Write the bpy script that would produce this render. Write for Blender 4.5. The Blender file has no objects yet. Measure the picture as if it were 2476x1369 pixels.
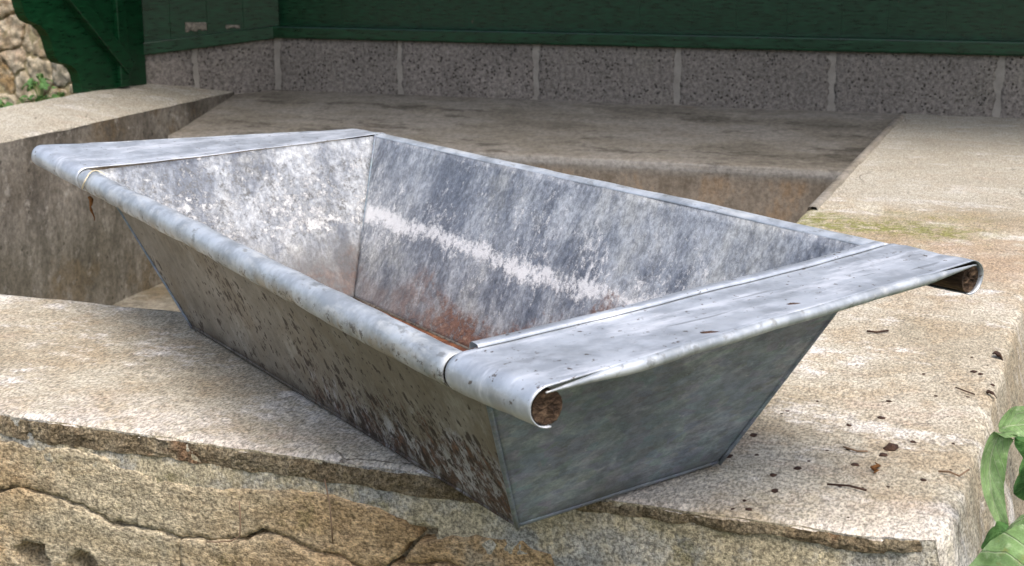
import bpy, bmesh, math, random
from mathutils import Vector, Matrix, noise
from mathutils.geometry import delaunay_2d_cdt

random.seed(7)
SC = bpy.context.scene
COL = SC.collection
R = math.radians

# ------------------------------------------------------------------ camera
cam_d = bpy.data.cameras.new('camera')
cam = bpy.data.objects.new('camera', cam_d)
COL.objects.link(cam)
cam.location = (0, 0, 0.5)
cam.rotation_euler = (R(90 - 13.309), 0, R(20.746))
cam_d.sensor_width = 36.0
cam_d.lens = 49.287
cam_d.clip_start = 0.02
cam_d.clip_end = 500
cam_d.dof.use_dof = True
cam_d.dof.focus_distance = 1.45
cam_d.dof.aperture_fstop = 20.0
SC.camera = cam

# ------------------------------------------------------------------ light
SUN_EL, SUN_AZ = R(62), R(138)         # azimuth clockwise from +Y: the sun stands to the right, a little behind the camera
w = bpy.data.worlds.new('World')
SC.world = w
w.use_nodes = True
nt = w.node_tree
nt.nodes.clear()
sky = nt.nodes.new('ShaderNodeTexSky')
sky.sky_type = 'NISHITA'
sky.sun_disc = False
sky.sun_elevation = SUN_EL
sky.sun_rotation = SUN_AZ
sky.air_density = 1.0
sky.dust_density = 5.0
sky.ozone_density = 1.0
bg = nt.nodes.new('ShaderNodeBackground')
bg.inputs[1].default_value = 0.148
out = nt.nodes.new('ShaderNodeOutputWorld')
nt.links.new(sky.outputs[0], bg.inputs[0])
nt.links.new(bg.outputs[0], out.inputs[0])
sun_d = bpy.data.lights.new('sun', 'SUN')
sun_d.energy = 1.05
sun_d.angle = R(36)
sun_d.color = (1.0, 0.965, 0.91)
sun = bpy.data.objects.new('sun', sun_d)
COL.objects.link(sun)
sdir = Vector((math.sin(SUN_AZ) * math.cos(SUN_EL), math.cos(SUN_AZ) * math.cos(SUN_EL), math.sin(SUN_EL)))
sun.rotation_euler = sdir.to_track_quat('Z', 'Y').to_euler()
sun.location = sdir * 20
SC.view_settings.view_transform = 'Standard'
SC.view_settings.look = 'None'
SC.view_settings.exposure = 0.85
SC.view_settings.gamma = 1.0
SC.view_settings.use_curve_mapping = False
SC.render.engine = 'CYCLES'
SC.cycles.max_bounces = 6
SC.cycles.diffuse_bounces = 4
SC.cycles.glossy_bounces = 3
SC.cycles.use_denoising = True


# ------------------------------------------------------------------ materials
def srgb(r, g, b):
    f = lambda c: (c / 255 / 12.92) if c / 255 <= 0.04045 else ((c / 255 + 0.055) / 1.055) ** 2.4
    return (f(r), f(g), f(b), 1.0)


class NT:
    """A small builder for a node material."""
    def __init__(s, name):
        s.m = bpy.data.materials.new(name)
        s.m.use_nodes = True
        s.t = s.m.node_tree
        s.t.nodes.clear()
        s.out = s.t.nodes.new('ShaderNodeOutputMaterial')
        s.b = s.t.nodes.new('ShaderNodeBsdfPrincipled')
        s.t.links.new(s.b.outputs[0], s.out.inputs[0])
        tc = s.t.nodes.new('ShaderNodeTexCoord')
        s.P = tc.outputs['Object']
        s._sep = None

    def put(s, sock, v):
        if isinstance(v, (int, float)):
            sock.default_value = v
        elif isinstance(v, tuple):
            sock.default_value = v if len(v) == len(sock.default_value) else v[:len(sock.default_value)]
        else:
            s.t.links.new(v, sock)

    def sc(s, v, scale, rot=(0, 0, 0), loc=(0, 0, 0)):
        n = s.t.nodes.new('ShaderNodeMapping')
        s.put(n.inputs[0], v)
        n.inputs[1].default_value = loc
        n.inputs[2].default_value = rot
        n.inputs[3].default_value = scale
        return n.outputs[0]

    def noise(s, scale, detail=4, rough=0.6, v=None, dist=0.0):
        n = s.t.nodes.new('ShaderNodeTexNoise')
        s.put(n.inputs['Vector'], v or s.P)
        n.inputs['Scale'].default_value = scale
        n.inputs['Detail'].default_value = detail
        n.inputs['Roughness'].default_value = rough
        n.inputs['Distortion'].default_value = dist
        return n.outputs[0]

    def voro(s, scale, v=None, feature='F1', rnd=1.0, out='Distance'):
        n = s.t.nodes.new('ShaderNodeTexVoronoi')
        n.feature = feature
        s.put(n.inputs['Vector'], v or s.P)
        n.inputs['Scale'].default_value = scale
        n.inputs['Randomness'].default_value = rnd
        return n.outputs[out]

    def ramp(s, fac, lo, hi, a=0.0, b=1.0):
        n = s.t.nodes.new('ShaderNodeMapRange')
        n.interpolation_type = 'SMOOTHSTEP'
        s.put(n.inputs[0], fac)
        n.inputs[1].default_value = lo
        n.inputs[2].default_value = hi
        n.inputs[3].default_value = a
        n.inputs[4].default_value = b
        return n.outputs[0]

    def cramp(s, fac, stops):
        n = s.t.nodes.new('ShaderNodeValToRGB')
        s.put(n.inputs[0], fac)
        e = n.color_ramp.elements
        while len(e) < len(stops):
            e.new(0.5)
        for i, (p, c) in enumerate(stops):
            e[i].position = p
            e[i].color = c
        return n.outputs[0]

    def mix(s, fac, a, b, mode='MIX'):
        n = s.t.nodes.new('ShaderNodeMix')
        n.data_type = 'RGBA'
        n.blend_type = mode
        s.put(n.inputs[0], fac)
        s.put(n.inputs[6], a)
        s.put(n.inputs[7], b)
        return n.outputs[2]

    def math(s, op, a, b=0.0, clamp=False):
        n = s.t.nodes.new('ShaderNodeMath')
        n.operation = op
        n.use_clamp = clamp
        s.put(n.inputs[0], a)
        s.put(n.inputs[1], b)
        return n.outputs[0]

    def mul(s, a, b):
        return s.math('MULTIPLY', a, b)

    def add(s, a, b):
        return s.math('ADD', a, b)

    def xyz(s, i):
        if s._sep is None:
            s._sep = s.t.nodes.new('ShaderNodeSeparateXYZ')
            s.t.links.new(s.P, s._sep.inputs[0])
        return s._sep.outputs[i]

    def bell(s, x, c, w):
        """1 at x = c falling to 0 at |x - c| = w"""
        d = s.math('ABSOLUTE', s.math('SUBTRACT', x, c))
        return s.ramp(d, 0.0, w, 1.0, 0.0)

    def mixv(s, v, amt, scale):
        """shake a coordinate with coloured noise"""
        nz = s.t.nodes.new('ShaderNodeTexNoise')
        s.put(nz.inputs['Vector'], v)
        nz.inputs['Scale'].default_value = scale
        nz.inputs['Detail'].default_value = 4
        m = s.t.nodes.new('ShaderNodeVectorMath')
        m.operation = 'MULTIPLY_ADD'
        s.t.links.new(nz.outputs['Color'], m.inputs[0])
        m.inputs[1].default_value = (amt, amt, amt)
        s.put(m.inputs[2], v)
        return m.outputs[0]

    def bump(s, h, dist, strength=1.0, prev=None):
        n = s.t.nodes.new('ShaderNodeBump')
        n.inputs['Strength'].default_value = strength
        n.inputs['Distance'].default_value = dist
        s.put(n.inputs['Height'], h)
        if prev is not None:
            s.put(n.inputs['Normal'], prev)
        return n.outputs[0]

    def grit(s, c, scale, lo, hi, v=None, detail=6, rough=0.85, a=0.34, b=0.66):
        """multiply a colour by fractal grain"""
        g = s.noise(scale, detail, rough, v)
        k = s.ramp(g, a, b, lo, hi)
        cc = s.t.nodes.new('ShaderNodeCombineColor')
        for i in range(3):
            s.t.links.new(k, cc.inputs[i])
        return s.mix(1.0, c, cc.outputs[0], 'MULTIPLY'), g

    def fin(s, col, rough=0.85, metal=0.0, normal=None, spec=0.4):
        s.put(s.b.inputs['Base Color'], col)
        s.put(s.b.inputs['Roughness'], rough)
        s.put(s.b.inputs['Metallic'], metal)
        s.put(s.b.inputs['Specular IOR Level'], spec)
        if normal is not None:
            s.put(s.b.inputs['Normal'], normal)
        return s.m


def m_deck():
    n = NT('weathered_concrete')
    x, y = n.xyz(0), n.xyz(1)
    big = n.noise(3.0, 6, 0.7)
    c = n.cramp(big, [(0.3, srgb(143, 134, 114)), (0.45, srgb(168, 159, 140)), (0.58, srgb(187, 181, 165)), (0.75, srgb(198, 194, 182))])
    mid = n.noise(12, 6, 0.75, n.sc(n.P, (1, 0.8, 1)))
    c = n.mix(n.ramp(mid, 0.45, 0.62, 0, 0.7), c, srgb(163, 148, 124))
    white = n.noise(6, 7, 0.75, n.sc(n.P, (1, 1.3, 1), (0, 0, 0.15)))
    c = n.mix(n.ramp(white, 0.52, 0.66, 0, 0.85), c, srgb(214, 210, 204))
    # damp brown patch and moss stripe across the far half of the right ledge
    wob = n.mul(n.math('SUBTRACT', n.noise(5, 4, 0.7), 0.5), 0.4)
    yy = n.add(y, wob)
    damp = n.mul(n.bell(yy, 2.42, 0.5), n.ramp(n.noise(9, 5, 0.7), 0.34, 0.55))
    c = n.mix(n.mul(damp, 0.75), c, srgb(160, 138, 114))
    moss = n.mul(n.bell(yy, 2.66, 0.2), n.ramp(n.noise(45, 5, 0.75), 0.4, 0.56))
    c = n.mix(n.mul(moss, n.mul(n.ramp(x, -0.02, -0.16), 0.85)), c, srgb(116, 120, 52))
    c = n.mix(n.ramp(yy, 2.8, 3.0, 0, 0.6), c, srgb(170, 166, 154))
    pale = n.mul(n.ramp(yy, 1.36, 1.16, 0, 1), n.ramp(n.noise(11, 6, 0.75), 0.38, 0.58))
    c = n.mix(n.mul(pale, 0.6), c, srgb(210, 204, 198))
    rosy = n.ramp(n.noise(5, 5, 0.7, n.sc(n.P, (1, 2, 1), loc=(7, 3, 0))), 0.55, 0.7, 0, 0.5)
    c = n.mix(rosy, c, srgb(170, 154, 138))
    # hairline cracks
    cr = n.voro(3.1, n.mixv(n.P, 0.05, 14), 'DISTANCE_TO_EDGE')
    crk = n.mul(n.ramp(cr, 0.006, 0.0015), n.ramp(n.noise(3, 3), 0.5, 0.6))
    c = n.mix(n.mul(crk, 0.7), c, srgb(70, 60, 48))
    c, g2 = n.grit(c, 80, 0.8, 1.16, n.sc(n.P, (1, 0.6, 1)), 6, 0.85)
    c, g = n.grit(c, 300, 0.5, 1.42, n.sc(n.P, (1, 0.5, 1)), 3, 0.8)
    pit = n.mul(n.ramp(n.voro(75), 0.2, 0.1), n.ramp(n.noise(20, 4), 0.5, 0.62))
    c = n.mix(n.mul(pit, 0.6), c, srgb(84, 72, 54))
    h = n.math('SUBTRACT', n.add(n.mul(g, 0.8), n.add(n.mul(g2, 1.4), n.mul(mid, 1.0))), n.add(pit, crk))
    return n.fin(c, 0.92, 0, n.bump(h, 0.0016, 0.55), 0.22)


def m_basin(name, dark=1.0):
    n = NT(name)
    c = n.cramp(n.noise(2.6, 6, 0.7), [(0.3, srgb(100, 94, 84)), (0.46, srgb(128, 121, 110)), (0.58, srgb(154, 148, 138)), (0.72, srgb(130, 116, 98))])
    run = n.noise(8, 6, 0.75, n.sc(n.P, (1, 1, 0.35)))
    c = n.mix(n.ramp(run, 0.46, 0.6, 0, 0.65), c, srgb(92, 87, 80))
    c = n.mix(n.ramp(n.noise(4, 5, 0.7, n.sc(n.P, (1, 1, 1), loc=(4, 1, 2))), 0.52, 0.66, 0, 0.6), c, srgb(124, 106, 80))
    c = n.mix(n.ramp(n.noise(18, 6, 0.78), 0.55, 0.66, 0, 0.75), c, srgb(176, 171, 162))
    sp = n.add(n.voro(30), n.mul(n.math('SUBTRACT', n.noise(60, 3), 0.5), 0.4))
    c = n.mix(n.mul(n.ramp(sp, 0.2, 0.1, 0, 0.75), n.ramp(n.noise(5, 3), 0.42, 0.6)), c, srgb(52, 48, 42))
    c = n.mix(n.ramp(n.xyz(2), -0.16, -0.36, 0, 0.3), c, srgb(92, 92, 72))
    c, g = n.grit(c, 55, 0.6, 1.22)
    return n.fin(c, 0.88, 0, n.bump(n.add(g, run), 0.004, 0.8), 0.25)


def m_slab():
    n = NT('smooth_stained_cement')
    v = n.sc(n.P, (1, 2.6, 1))
    c = n.cramp(n.noise(2.2, 6, 0.7, v), [(0.3, srgb(116, 110, 99)), (0.45, srgb(141, 134, 121)), (0.58, srgb(154, 148, 138)), (0.72, srgb(132, 123, 109))])
    c = n.mix(n.ramp(n.noise(5, 7, 0.75, v), 0.53, 0.64, 0, 0.8), c, srgb(88, 83, 74))
    c = n.mix(n.ramp(n.noise(3.3, 6, 0.75, n.sc(n.P, (1, 2, 1), loc=(3, 3, 0))), 0.55, 0.66, 0, 0.8), c, srgb(164, 157, 144))
    ru = n.noise(4.2, 5, 0.65, n.sc(n.P, (1, 2.6, 1), loc=(1, 7, 0)))
    c = n.mix(n.ramp(ru, 0.67, 0.72, 0, 0.6), c, srgb(122, 86, 56))
    z = n.xyz(2)
    # scoured pale nose, brown stained wall below it
    nose = n.mul(n.ramp(z, -0.1, -0.104), n.ramp(z, -0.128, -0.118))
    c = n.mix(n.mul(nose, n.ramp(n.noise(7, 6, 0.75, n.sc(n.P, (0.4, 1, 9))), 0.4, 0.56, 0, 0.6)), c, srgb(168, 164, 157))
    under = n.ramp(z, -0.118, -0.15)
    uw = n.cramp(n.noise(7, 6, 0.75, n.sc(n.P, (1, 1, 0.5))), [(0.32, srgb(116, 104, 88)), (0.5, srgb(150, 138, 122)), (0.66, srgb(160, 134, 104)), (0.8, srgb(176, 170, 160))])
    c = n.mix(under, c, uw)
    c, g = n.grit(c, 60, 0.66, 1.18)
    return n.fin(c, 0.8, 0, n.bump(n.add(g, n.noise(12, 4)), 0.004, 0.6), 0.3)


def m_lip():
    n = NT('crumbling_aggregate')
    c = n.cramp(n.noise(16, 6, 0.75), [(0.32, srgb(118, 104, 80)), (0.46, srgb(150, 134, 108)), (0.58, srgb(170, 156, 130)), (0.7, srgb(144, 134, 116))])
    c = n.mix(n.ramp(n.noise(13, 3), 0.62, 0.7, 0, 0.5), c, srgb(146, 100, 70))
    c, g2 = n.grit(c, 90, 0.6, 1.3)
    c, g = n.grit(c, 280, 0.42, 1.5, None, 3, 0.8)
    return n.fin(c, 0.95, 0, n.bump(n.add(g, n.mul(g2, 2.0)), 0.005, 1.0), 0.2)


def m_render():
    n = NT('old_cement_render')
    c = n.cramp(n.noise(6, 6, 0.72), [(0.3, srgb(158, 148, 124)), (0.47, srgb(184, 173, 146)), (0.58, srgb(180, 177, 168)), (0.72, srgb(194, 180, 150))])
    c = n.mix(n.ramp(n.noise(9, 5, 0.7), 0.54, 0.64, 0, 0.75), c, srgb(148, 150, 148))
    c = n.mix(n.ramp(n.noise(16, 6, 0.7, n.sc(n.P, (1, 1, 1), loc=(2, 2, 2))), 0.55, 0.67, 0, 0.6), c, srgb(122, 116, 76))
    c, g2 = n.grit(c, 80, 0.72, 1.22)
    c, g = n.grit(c, 280, 0.45, 1.5, None, 3, 0.8)
    return n.fin(c, 0.93, 0, n.bump(n.add(g, n.mul(g2, 1.2)), 0.003, 0.8), 0.2)


def m_sandstone(name):
    """buff sandstone with ochre patches, thin slanting beds, gritty"""
    n = NT(name)
    lay = n.noise(11, 7, 0.78, n.sc(n.P, (0.35, 1, 1.7), (0, 0.22, 0)))
    c = n.cramp(lay, [(0.3, srgb(146, 132, 106)), (0.44, srgb(173, 159, 131)), (0.56, srgb(187, 175, 149)), (0.7, srgb(168, 151, 120))])
    o = n.cramp(n.noise(14, 7, 0.78), [(0.3, srgb(138, 108, 74)), (0.46, srgb(176, 142, 98)), (0.58, srgb(188, 158, 116)), (0.72, srgb(164, 122, 86))])
    xo = n.add(n.xyz(0), n.mul(n.math('SUBTRACT', n.noise(5, 6, 0.72), 0.5), 0.55))
    c = n.mix(n.add(n.ramp(xo, -0.86, -0.6, 0, 0.7), n.ramp(xo, -0.98, -1.15, 0, 0.6)), c, o)
    c = n.mix(n.ramp(n.noise(8, 6, 0.72), 0.52, 0.66, 0, 0.6), c, srgb(172, 165, 146))
    c = n.mix(n.ramp(n.noise(20, 6, 0.75), 0.58, 0.68, 0, 0.55), c, srgb(132, 122, 82))
    c, gl = n.grit(c, 60, 0.66, 1.26, n.sc(n.P, (0.55, 1, 1.5), (0, 0.25, 0)))
    c, g = n.grit(c, 260, 0.42, 1.55, n.sc(n.P, (0.8, 1, 1.1), (0, 0.25, 0)), 3, 0.8)
    return n.fin(c, 0.93, 0, n.bump(n.add(g, n.mul(gl, 1.6)), 0.0035, 0.8), 0.2)


def m_block():
    n = NT('pumice_block')
    ob = n.t.nodes.new('ShaderNodeObjectInfo')
    c = n.cramp(n.noise(4, 5, 0.7), [(0.3, srgb(122, 116, 109)), (0.55, srgb(148, 140, 132)), (0.75, srgb(144, 138, 126))])
    c = n.mix(n.ramp(ob.outputs['Random'], 0, 1, 0, 0.7), c, srgb(132, 126, 118))
    c, g = n.grit(c, 75, 0.5, 1.36)
    po = n.add(n.voro(80), n.mul(n.math('SUBTRACT', n.noise(55, 5, 0.8), 0.5), 1.3))
    pore = n.mul(n.ramp(po, 0.28, 0.12), n.ramp(n.noise(7, 5, 0.75), 0.4, 0.54))
    c = n.mix(n.mul(pore, 0.8), c, srgb(48, 43, 44))
    return n.fin(c, 0.95, 0, n.bump(n.math('SUBTRACT', g, n.mul(pore, 1.2)), 0.006, 1.0), 0.2)


def m_plain(name, col, col2, scale=20, rough=0.9, dist=0.003, grain=160):
    n = NT(name)
    c = n.mix(n.ramp(n.noise(scale, 5, 0.65), 0.35, 0.65), col, col2)
    g = n.noise(grain, 3, 0.7)
    c = n.mix(n.ramp(g, 0.55, 0.7, 0, 0.4), c, tuple(x * 0.45 for x in col[:3]) + (1,))
    return n.fin(c, rough, 0, n.bump(g, dist, 0.7), 0.25)


def m_green():
    n = NT('green_gloss_paint')
    st = n.noise(24, 4, 0.6, n.sc(n.P, (1, 1, 6)))
    c = n.mix(n.ramp(st, 0.35, 0.7), srgb(5, 42, 21), srgb(10, 66, 36))
    w1 = n.noise(30, 5, 0.7, n.sc(n.P, (0.5, 0.5, 5)))
    c = n.mix(n.ramp(w1, 0.64, 0.74, 0, 0.35), c, srgb(60, 110, 84))
    ch = n.noise(18, 4, 0.7, n.sc(n.P, (1, 1, 0.4), loc=(5, 2, 1)))
    c = n.mix(n.ramp(ch, 0.7, 0.73, 0, 0.8), c, srgb(92, 80, 66))
    return n.fin(c, n.ramp(st, 0.3, 0.7, 0.26, 0.42), 0, n.bump(n.noise(60, 4, 0.6, n.sc(n.P, (1, 1, 0.2))), 0.0006, 0.25), 0.5)


def zinc_base(n, lo=srgb(132, 140, 148), hi=srgb(176, 184, 192)):
    sp = n.noise(28, 4, 0.6)
    sp2 = n.noise(95, 3, 0.6, n.sc(n.P, (1, 1, 1), (0, 0, 0.7)))
    c = n.mix(n.ramp(sp, 0.35, 0.66), lo, hi)
    c = n.mix(n.ramp(sp2, 0.52, 0.68, 0, 0.35), c, srgb(206, 210, 214))
    return c, sp, sp2


def m_zinc_clean():
    n = NT('galvanised_steel')
    c, sp, sp2 = zinc_base(n, srgb(172, 178, 184), srgb(204, 210, 216))
    st = n.noise(10, 5, 0.7, n.sc(n.P, (3, 0.7, 1)))
    c = n.mix(n.ramp(st, 0.5, 0.66, 0, 0.7), c, srgb(230, 233, 237))
    c = n.mix(n.ramp(n.noise(16, 5, 0.7, n.sc(n.P, (1, 1, 1), loc=(3, 0, 1))), 0.6, 0.7, 0, 0.5), c, srgb(142, 146, 150))
    fl = n.noise(120, 3, 0.7)
    c = n.mix(n.mul(n.ramp(fl, 0.63, 0.68), 0.8), c, srgb(84, 70, 56))
    sc = n.noise(7, 3, 0.5, n.sc(n.P, (14, 1, 4), (0, 0, 0.5)))
    c = n.mix(n.ramp(sc, 0.66, 0.7, 0, 0.5), c, srgb(108, 112, 116))
    r = n.ramp(st, 0.3, 0.7, 0.36, 0.56)
    return n.fin(c, r, 0.55, n.bump(n.add(sp, n.mul(fl, 0.2)), 0.0018, 0.6), 0.5)


def m_zinc_rim():
    n = NT('worn_rolled_zinc')
    c, sp, sp2 = zinc_base(n, srgb(158, 164, 168), srgb(200, 206, 210))
    st = n.noise(18, 5, 0.7, n.sc(n.P, (1, 3, 3), (0, 0, 0.4)))
    c = n.mix(n.ramp(st, 0.52, 0.68, 0, 0.6), c, srgb(206, 208, 206))
    c = n.mix(n.ramp(n.noise(34, 4, 0.7, n.sc(n.P, (1, 2, 2), loc=(2, 0, 0))), 0.58, 0.68, 0, 0.55), c, srgb(118, 118, 112))
    # mud splashed up from below onto the underside of the roll
    nrm = n.t.nodes.new('ShaderNodeNewGeometry')
    fl = n.noise(90, 4, 0.75, n.sc(n.P, (1, 1, 1)))
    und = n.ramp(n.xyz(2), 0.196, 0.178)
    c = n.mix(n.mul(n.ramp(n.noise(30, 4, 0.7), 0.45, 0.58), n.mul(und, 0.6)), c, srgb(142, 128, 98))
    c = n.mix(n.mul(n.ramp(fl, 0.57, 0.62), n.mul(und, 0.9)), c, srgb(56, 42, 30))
    c = n.mix(n.ramp(fl, 0.7, 0.73, 0, 0.7), c, srgb(76, 60, 46))
    return n.fin(c, n.ramp(st, 0.3, 0.7, 0.38, 0.6), 0.5, n.bump(n.add(sp, n.mul(fl, 0.2)), 0.002, 0.6), 0.5)


def m_zinc_outer():
    """outside of the long sides: dull film, mud flecks, lime and rust towards the right bottom corner"""
    n = NT('mud_spattered_zinc')
    x, z = n.xyz(0), n.xyz(2)
    c = n.cramp(n.noise(9, 6, 0.7), [(0.32, srgb(118, 113, 102)), (0.5, srgb(144, 139, 129)), (0.68, srgb(160, 157, 150))])
    c = n.mix(n.ramp(n.noise(5, 5, 0.65), 0.44, 0.62, 0, 0.6), c, srgb(124, 113, 94))
    st = n.noise(22, 6, 0.78, n.sc(n.P, (1, 1, 0.25), (0, 0.35, 0)))
    c = n.mix(n.ramp(st, 0.54, 0.68, 0, 0.5), c, srgb(178, 176, 168))
    c, gg = n.grit(c, 60, 0.8, 1.12, n.sc(n.P, (1, 1, 0.4), (0, 0.4, 0)))
    # flecks of mud
    sv = n.sc(n.mixv(n.P, 0.012, 60), (1.0, 1.0, 0.5), (0, 0.5, 0))
    spots = n.math('MINIMUM', n.voro(64, sv), n.add(n.voro(150, sv), 0.02))
    spots = n.add(spots, n.mul(n.math('SUBTRACT', n.noise(160, 4, 0.8), 0.5), 0.5))
    clus = n.noise(9, 6, 0.78)
    amt = n.add(n.add(n.mul(n.ramp(z, 0.19, 0.02), 0.13), 0.055), n.mul(n.ramp(clus, 0.4, 0.64), 0.26))
    mask = n.ramp(n.math('SUBTRACT', amt, spots), 0.02, 0.06)
    # lime crust and rust, both broken up finely
    low = n.mul(n.ramp(n.math('SUBTRACT', z, n.mul(n.ramp(x, 0.1, 0.42), 0.02)), 0.095, 0.01), n.ramp(x, -0.15, 0.25))
    dv = n.sc(n.P, (1, 1, 0.4), (0, 0.6, 0))
    br = n.noise(70, 6, 0.85, dv)
    lw = n.noise(17, 6, 0.75, dv)
    lime = n.ramp(n.add(n.mul(lw, 0.5), n.add(n.mul(br, 0.5), n.mul(low, 0.15))), 0.57, 0.66)
    lime = n.mul(lime, n.ramp(low, 0.03, 0.35))
    rn = n.noise(60, 6, 0.85, n.sc(n.P, (1, 1, 0.4), (0, 0.6, 0), (2, 1, 5)))
    rust = n.mul(n.ramp(n.add(rn, n.mul(low, 0.12)), 0.56, 0.64), n.ramp(low, 0.0, 0.3))
    c = n.mix(n.mul(lime, 0.8), c, srgb(182, 180, 180))
    rcol = n.cramp(n.noise(110, 5, 0.8), [(0.35, srgb(38, 26, 20)), (0.52, srgb(78, 50, 34)), (0.66, srgb(130, 88, 58))])
    c = n.mix(n.mul(rust, 0.92), c, rcol)
    edge = n.ramp(n.add(z, n.mul(n.noise(30, 5, 0.75), 0.04)), 0.04, 0.018)
    c = n.mix(n.mul(edge, 0.7), c, srgb(58, 47, 38))
    c = n.mix(n.mul(mask, 0.9), c, srgb(50, 38, 28))
    met = n.math('SUBTRACT', 0.4, n.mul(n.add(mask, n.add(lime, rust)), 0.4), True)
    h = n.add(n.mul(gg, 0.5), n.add(n.mul(mask, 0.5), n.add(n.mul(lime, 0.6), n.mul(rust, 0.8))))
    return n.fin(c, 0.6, met, n.bump(h, 0.002, 0.7), 0.35)


def m_zinc_end():
    """outside of the ends: grey spangle with soft slanting streaks"""
    n = NT('spangled_grey_zinc')
    v = n.sc(n.P, (1, 0.5, 1.1), (0.7, 0, 0))
    c = n.cramp(n.noise(6, 6, 0.72), [(0.3, srgb(104, 113, 120)), (0.5, srgb(126, 136, 145)), (0.7, srgb(146, 158, 172))])
    a = n.noise(20, 7, 0.78, v)
    c = n.mix(n.ramp(a, 0.48, 0.66, 0, 0.6), c, srgb(176, 184, 190))
    c = n.mix(n.ramp(n.noise(30, 6, 0.78, n.sc(v, (1, 1, 1), loc=(4, 2, 1))), 0.54, 0.68, 0, 0.5), c, srgb(92, 97, 94))
    sp = n.voro(120, v, out='Color')
    c = n.mix(0.06, c, sp, 'OVERLAY')
    c, b = n.grit(c, 110, 0.76, 1.16, v)
    c = n.mix(n.ramp(n.noise(90, 5, 0.85, v), 0.63, 0.7, 0, 0.6), c, srgb(212, 214, 214))
    low = n.ramp(n.add(n.xyz(2), n.mul(n.noise(16, 5, 0.7), 0.05)), 0.055, 0.02)
    c = n.mix(n.mul(low, 0.4), c, srgb(92, 86, 78))
    return n.fin(c, 0.52, 0.45, n.bump(n.add(a, n.mul(b, 0.5)), 0.0026, 0.7), 0.4)


def m_zinc_inner(name, vert):
    """inside: soft grey zinc with run marks, a broken white water line, dirt and rust towards the floor"""
    n = NT(name)
    x, y, z = n.xyz(0), n.xyz(1), n.xyz(2)
    base = n.noise(22, 8, 0.76, n.sc(n.P, (1, 1, 0.6)))
    c = n.cramp(base, [(0.3, srgb(112, 118, 126)), (0.45, srgb(146, 151, 157)), (0.56, srgb(172, 176, 180)), (0.7, srgb(190, 192, 193))])
    run = n.noise(9, 6, 0.72, n.sc(n.P, (1, 1, 0.12)))
    c = n.mix(n.ramp(run, 0.47, 0.6, 0, 0.8), c, srgb(98, 105, 116))
    cre = n.noise(6, 5, 0.7, n.sc(n.P, (1, 1, 0.5), loc=(1, 4, 2)))
    c = n.mix(n.ramp(cre, 0.5, 0.66, 0, 0.5), c, srgb(192, 191, 182))
    c = n.mix(n.ramp(n.noise(7, 6, 0.75, n.sc(n.P, (1, 1, 0.6), loc=(6, 1, 3))), 0.52, 0.64, 0, 0.7), c, srgb(88, 95, 107))
    c, fine = n.grit(c, 170, 0.66, 1.26, n.sc(n.P, (1, 1, 0.6)), 4, 0.82)
    wob = n.mul(n.math('SUBTRACT', n.noise(5, 5, 0.7), 0.5), 0.045)
    lvl = n.add(z, wob)
    if vert == 'side':
        band = n.add(n.bell(lvl, 0.116, 0.017), n.mul(n.bell(lvl, 0.125, 0.07), 0.45))
        fl = n.add(n.mul(n.noise(16, 6, 0.75, n.sc(n.P, (1, 1, 0.8))), 0.5), n.mul(n.noise(130, 4, 0.85, n.sc(n.P, (1, 1, 0.7))), 0.5))
        bl = n.ramp(n.add(fl, n.mul(band, 0.11)), 0.54, 0.68)
    else:
        band = n.add(n.mul(n.bell(lvl, 0.15, 0.075), 0.75), n.mul(n.bell(lvl, 0.108, 0.014), 0.5))
        fl = n.add(n.mul(n.noise(16, 6, 0.78), 0.4), n.mul(n.noise(85, 6, 0.88), 0.6))
        bl = n.ramp(n.add(fl, n.mul(band, 0.1)), 0.56, 0.65)
        dk = n.mul(n.ramp(n.noise(75, 6, 0.88, n.sc(n.P, (1, 1, 1), loc=(3, 3, 1))), 0.51, 0.6), n.ramp(band, 0.0, 0.4, 0.35, 1))
        c = n.mix(n.mul(dk, 0.85), c, srgb(88, 88, 86))
    c = n.mix(n.mul(bl, 0.88), c, srgb(224, 224, 223))
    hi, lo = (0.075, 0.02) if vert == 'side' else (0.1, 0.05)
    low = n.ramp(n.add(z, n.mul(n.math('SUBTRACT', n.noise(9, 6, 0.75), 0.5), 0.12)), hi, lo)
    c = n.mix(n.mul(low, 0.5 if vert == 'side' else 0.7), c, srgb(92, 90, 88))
    rn = n.noise(9, 7, 0.75)
    rl = n.ramp(n.math('SUBTRACT', n.add(z, n.mul(n.math('SUBTRACT', rn, 0.5), 0.26)), n.mul(n.ramp(x, -0.1, 0.15), 0.045)), 0.062, 0.02)
    rr = n.ramp(x, -0.36, -0.1, 0.2, 1.0) if vert == 'side' else 0.4
    rust = n.mul(n.mul(rl, rr), n.ramp(n.noise(60, 5, 0.8), 0.34, 0.54))
    rc = n.cramp(n.noise(60, 7, 0.85), [(0.34, srgb(46, 34, 29)), (0.46, srgb(82, 56, 46)), (0.56, srgb(116, 80, 62)), (0.68, srgb(152, 134, 116))])
    c = n.mix(n.mul(rust, 0.95), c, rc)
    met = n.math('SUBTRACT', 0.35, n.mul(n.add(bl, n.add(rust, low)), 0.35), True)
    h = n.add(n.mul(fine, 0.8), n.add(n.mul(bl, 0.5), n.mul(rust, n.noise(120, 3))))
    return n.fin(c, 0.55, met, n.bump(h, 0.002, 0.7), 0.4)


def m_zinc_floor():
    n = NT('rusted_zinc_floor')
    c = n.cramp(n.noise(26, 6, 0.75), [(0.28, srgb(44, 32, 26)), (0.45, srgb(92, 58, 42)), (0.58, srgb(132, 88, 60)), (0.74, srgb(140, 128, 114))])
    return n.fin(c, 0.85, 0.0, n.bump(n.noise(90, 5, 0.75), 0.004, 1.0), 0.2)


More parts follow.
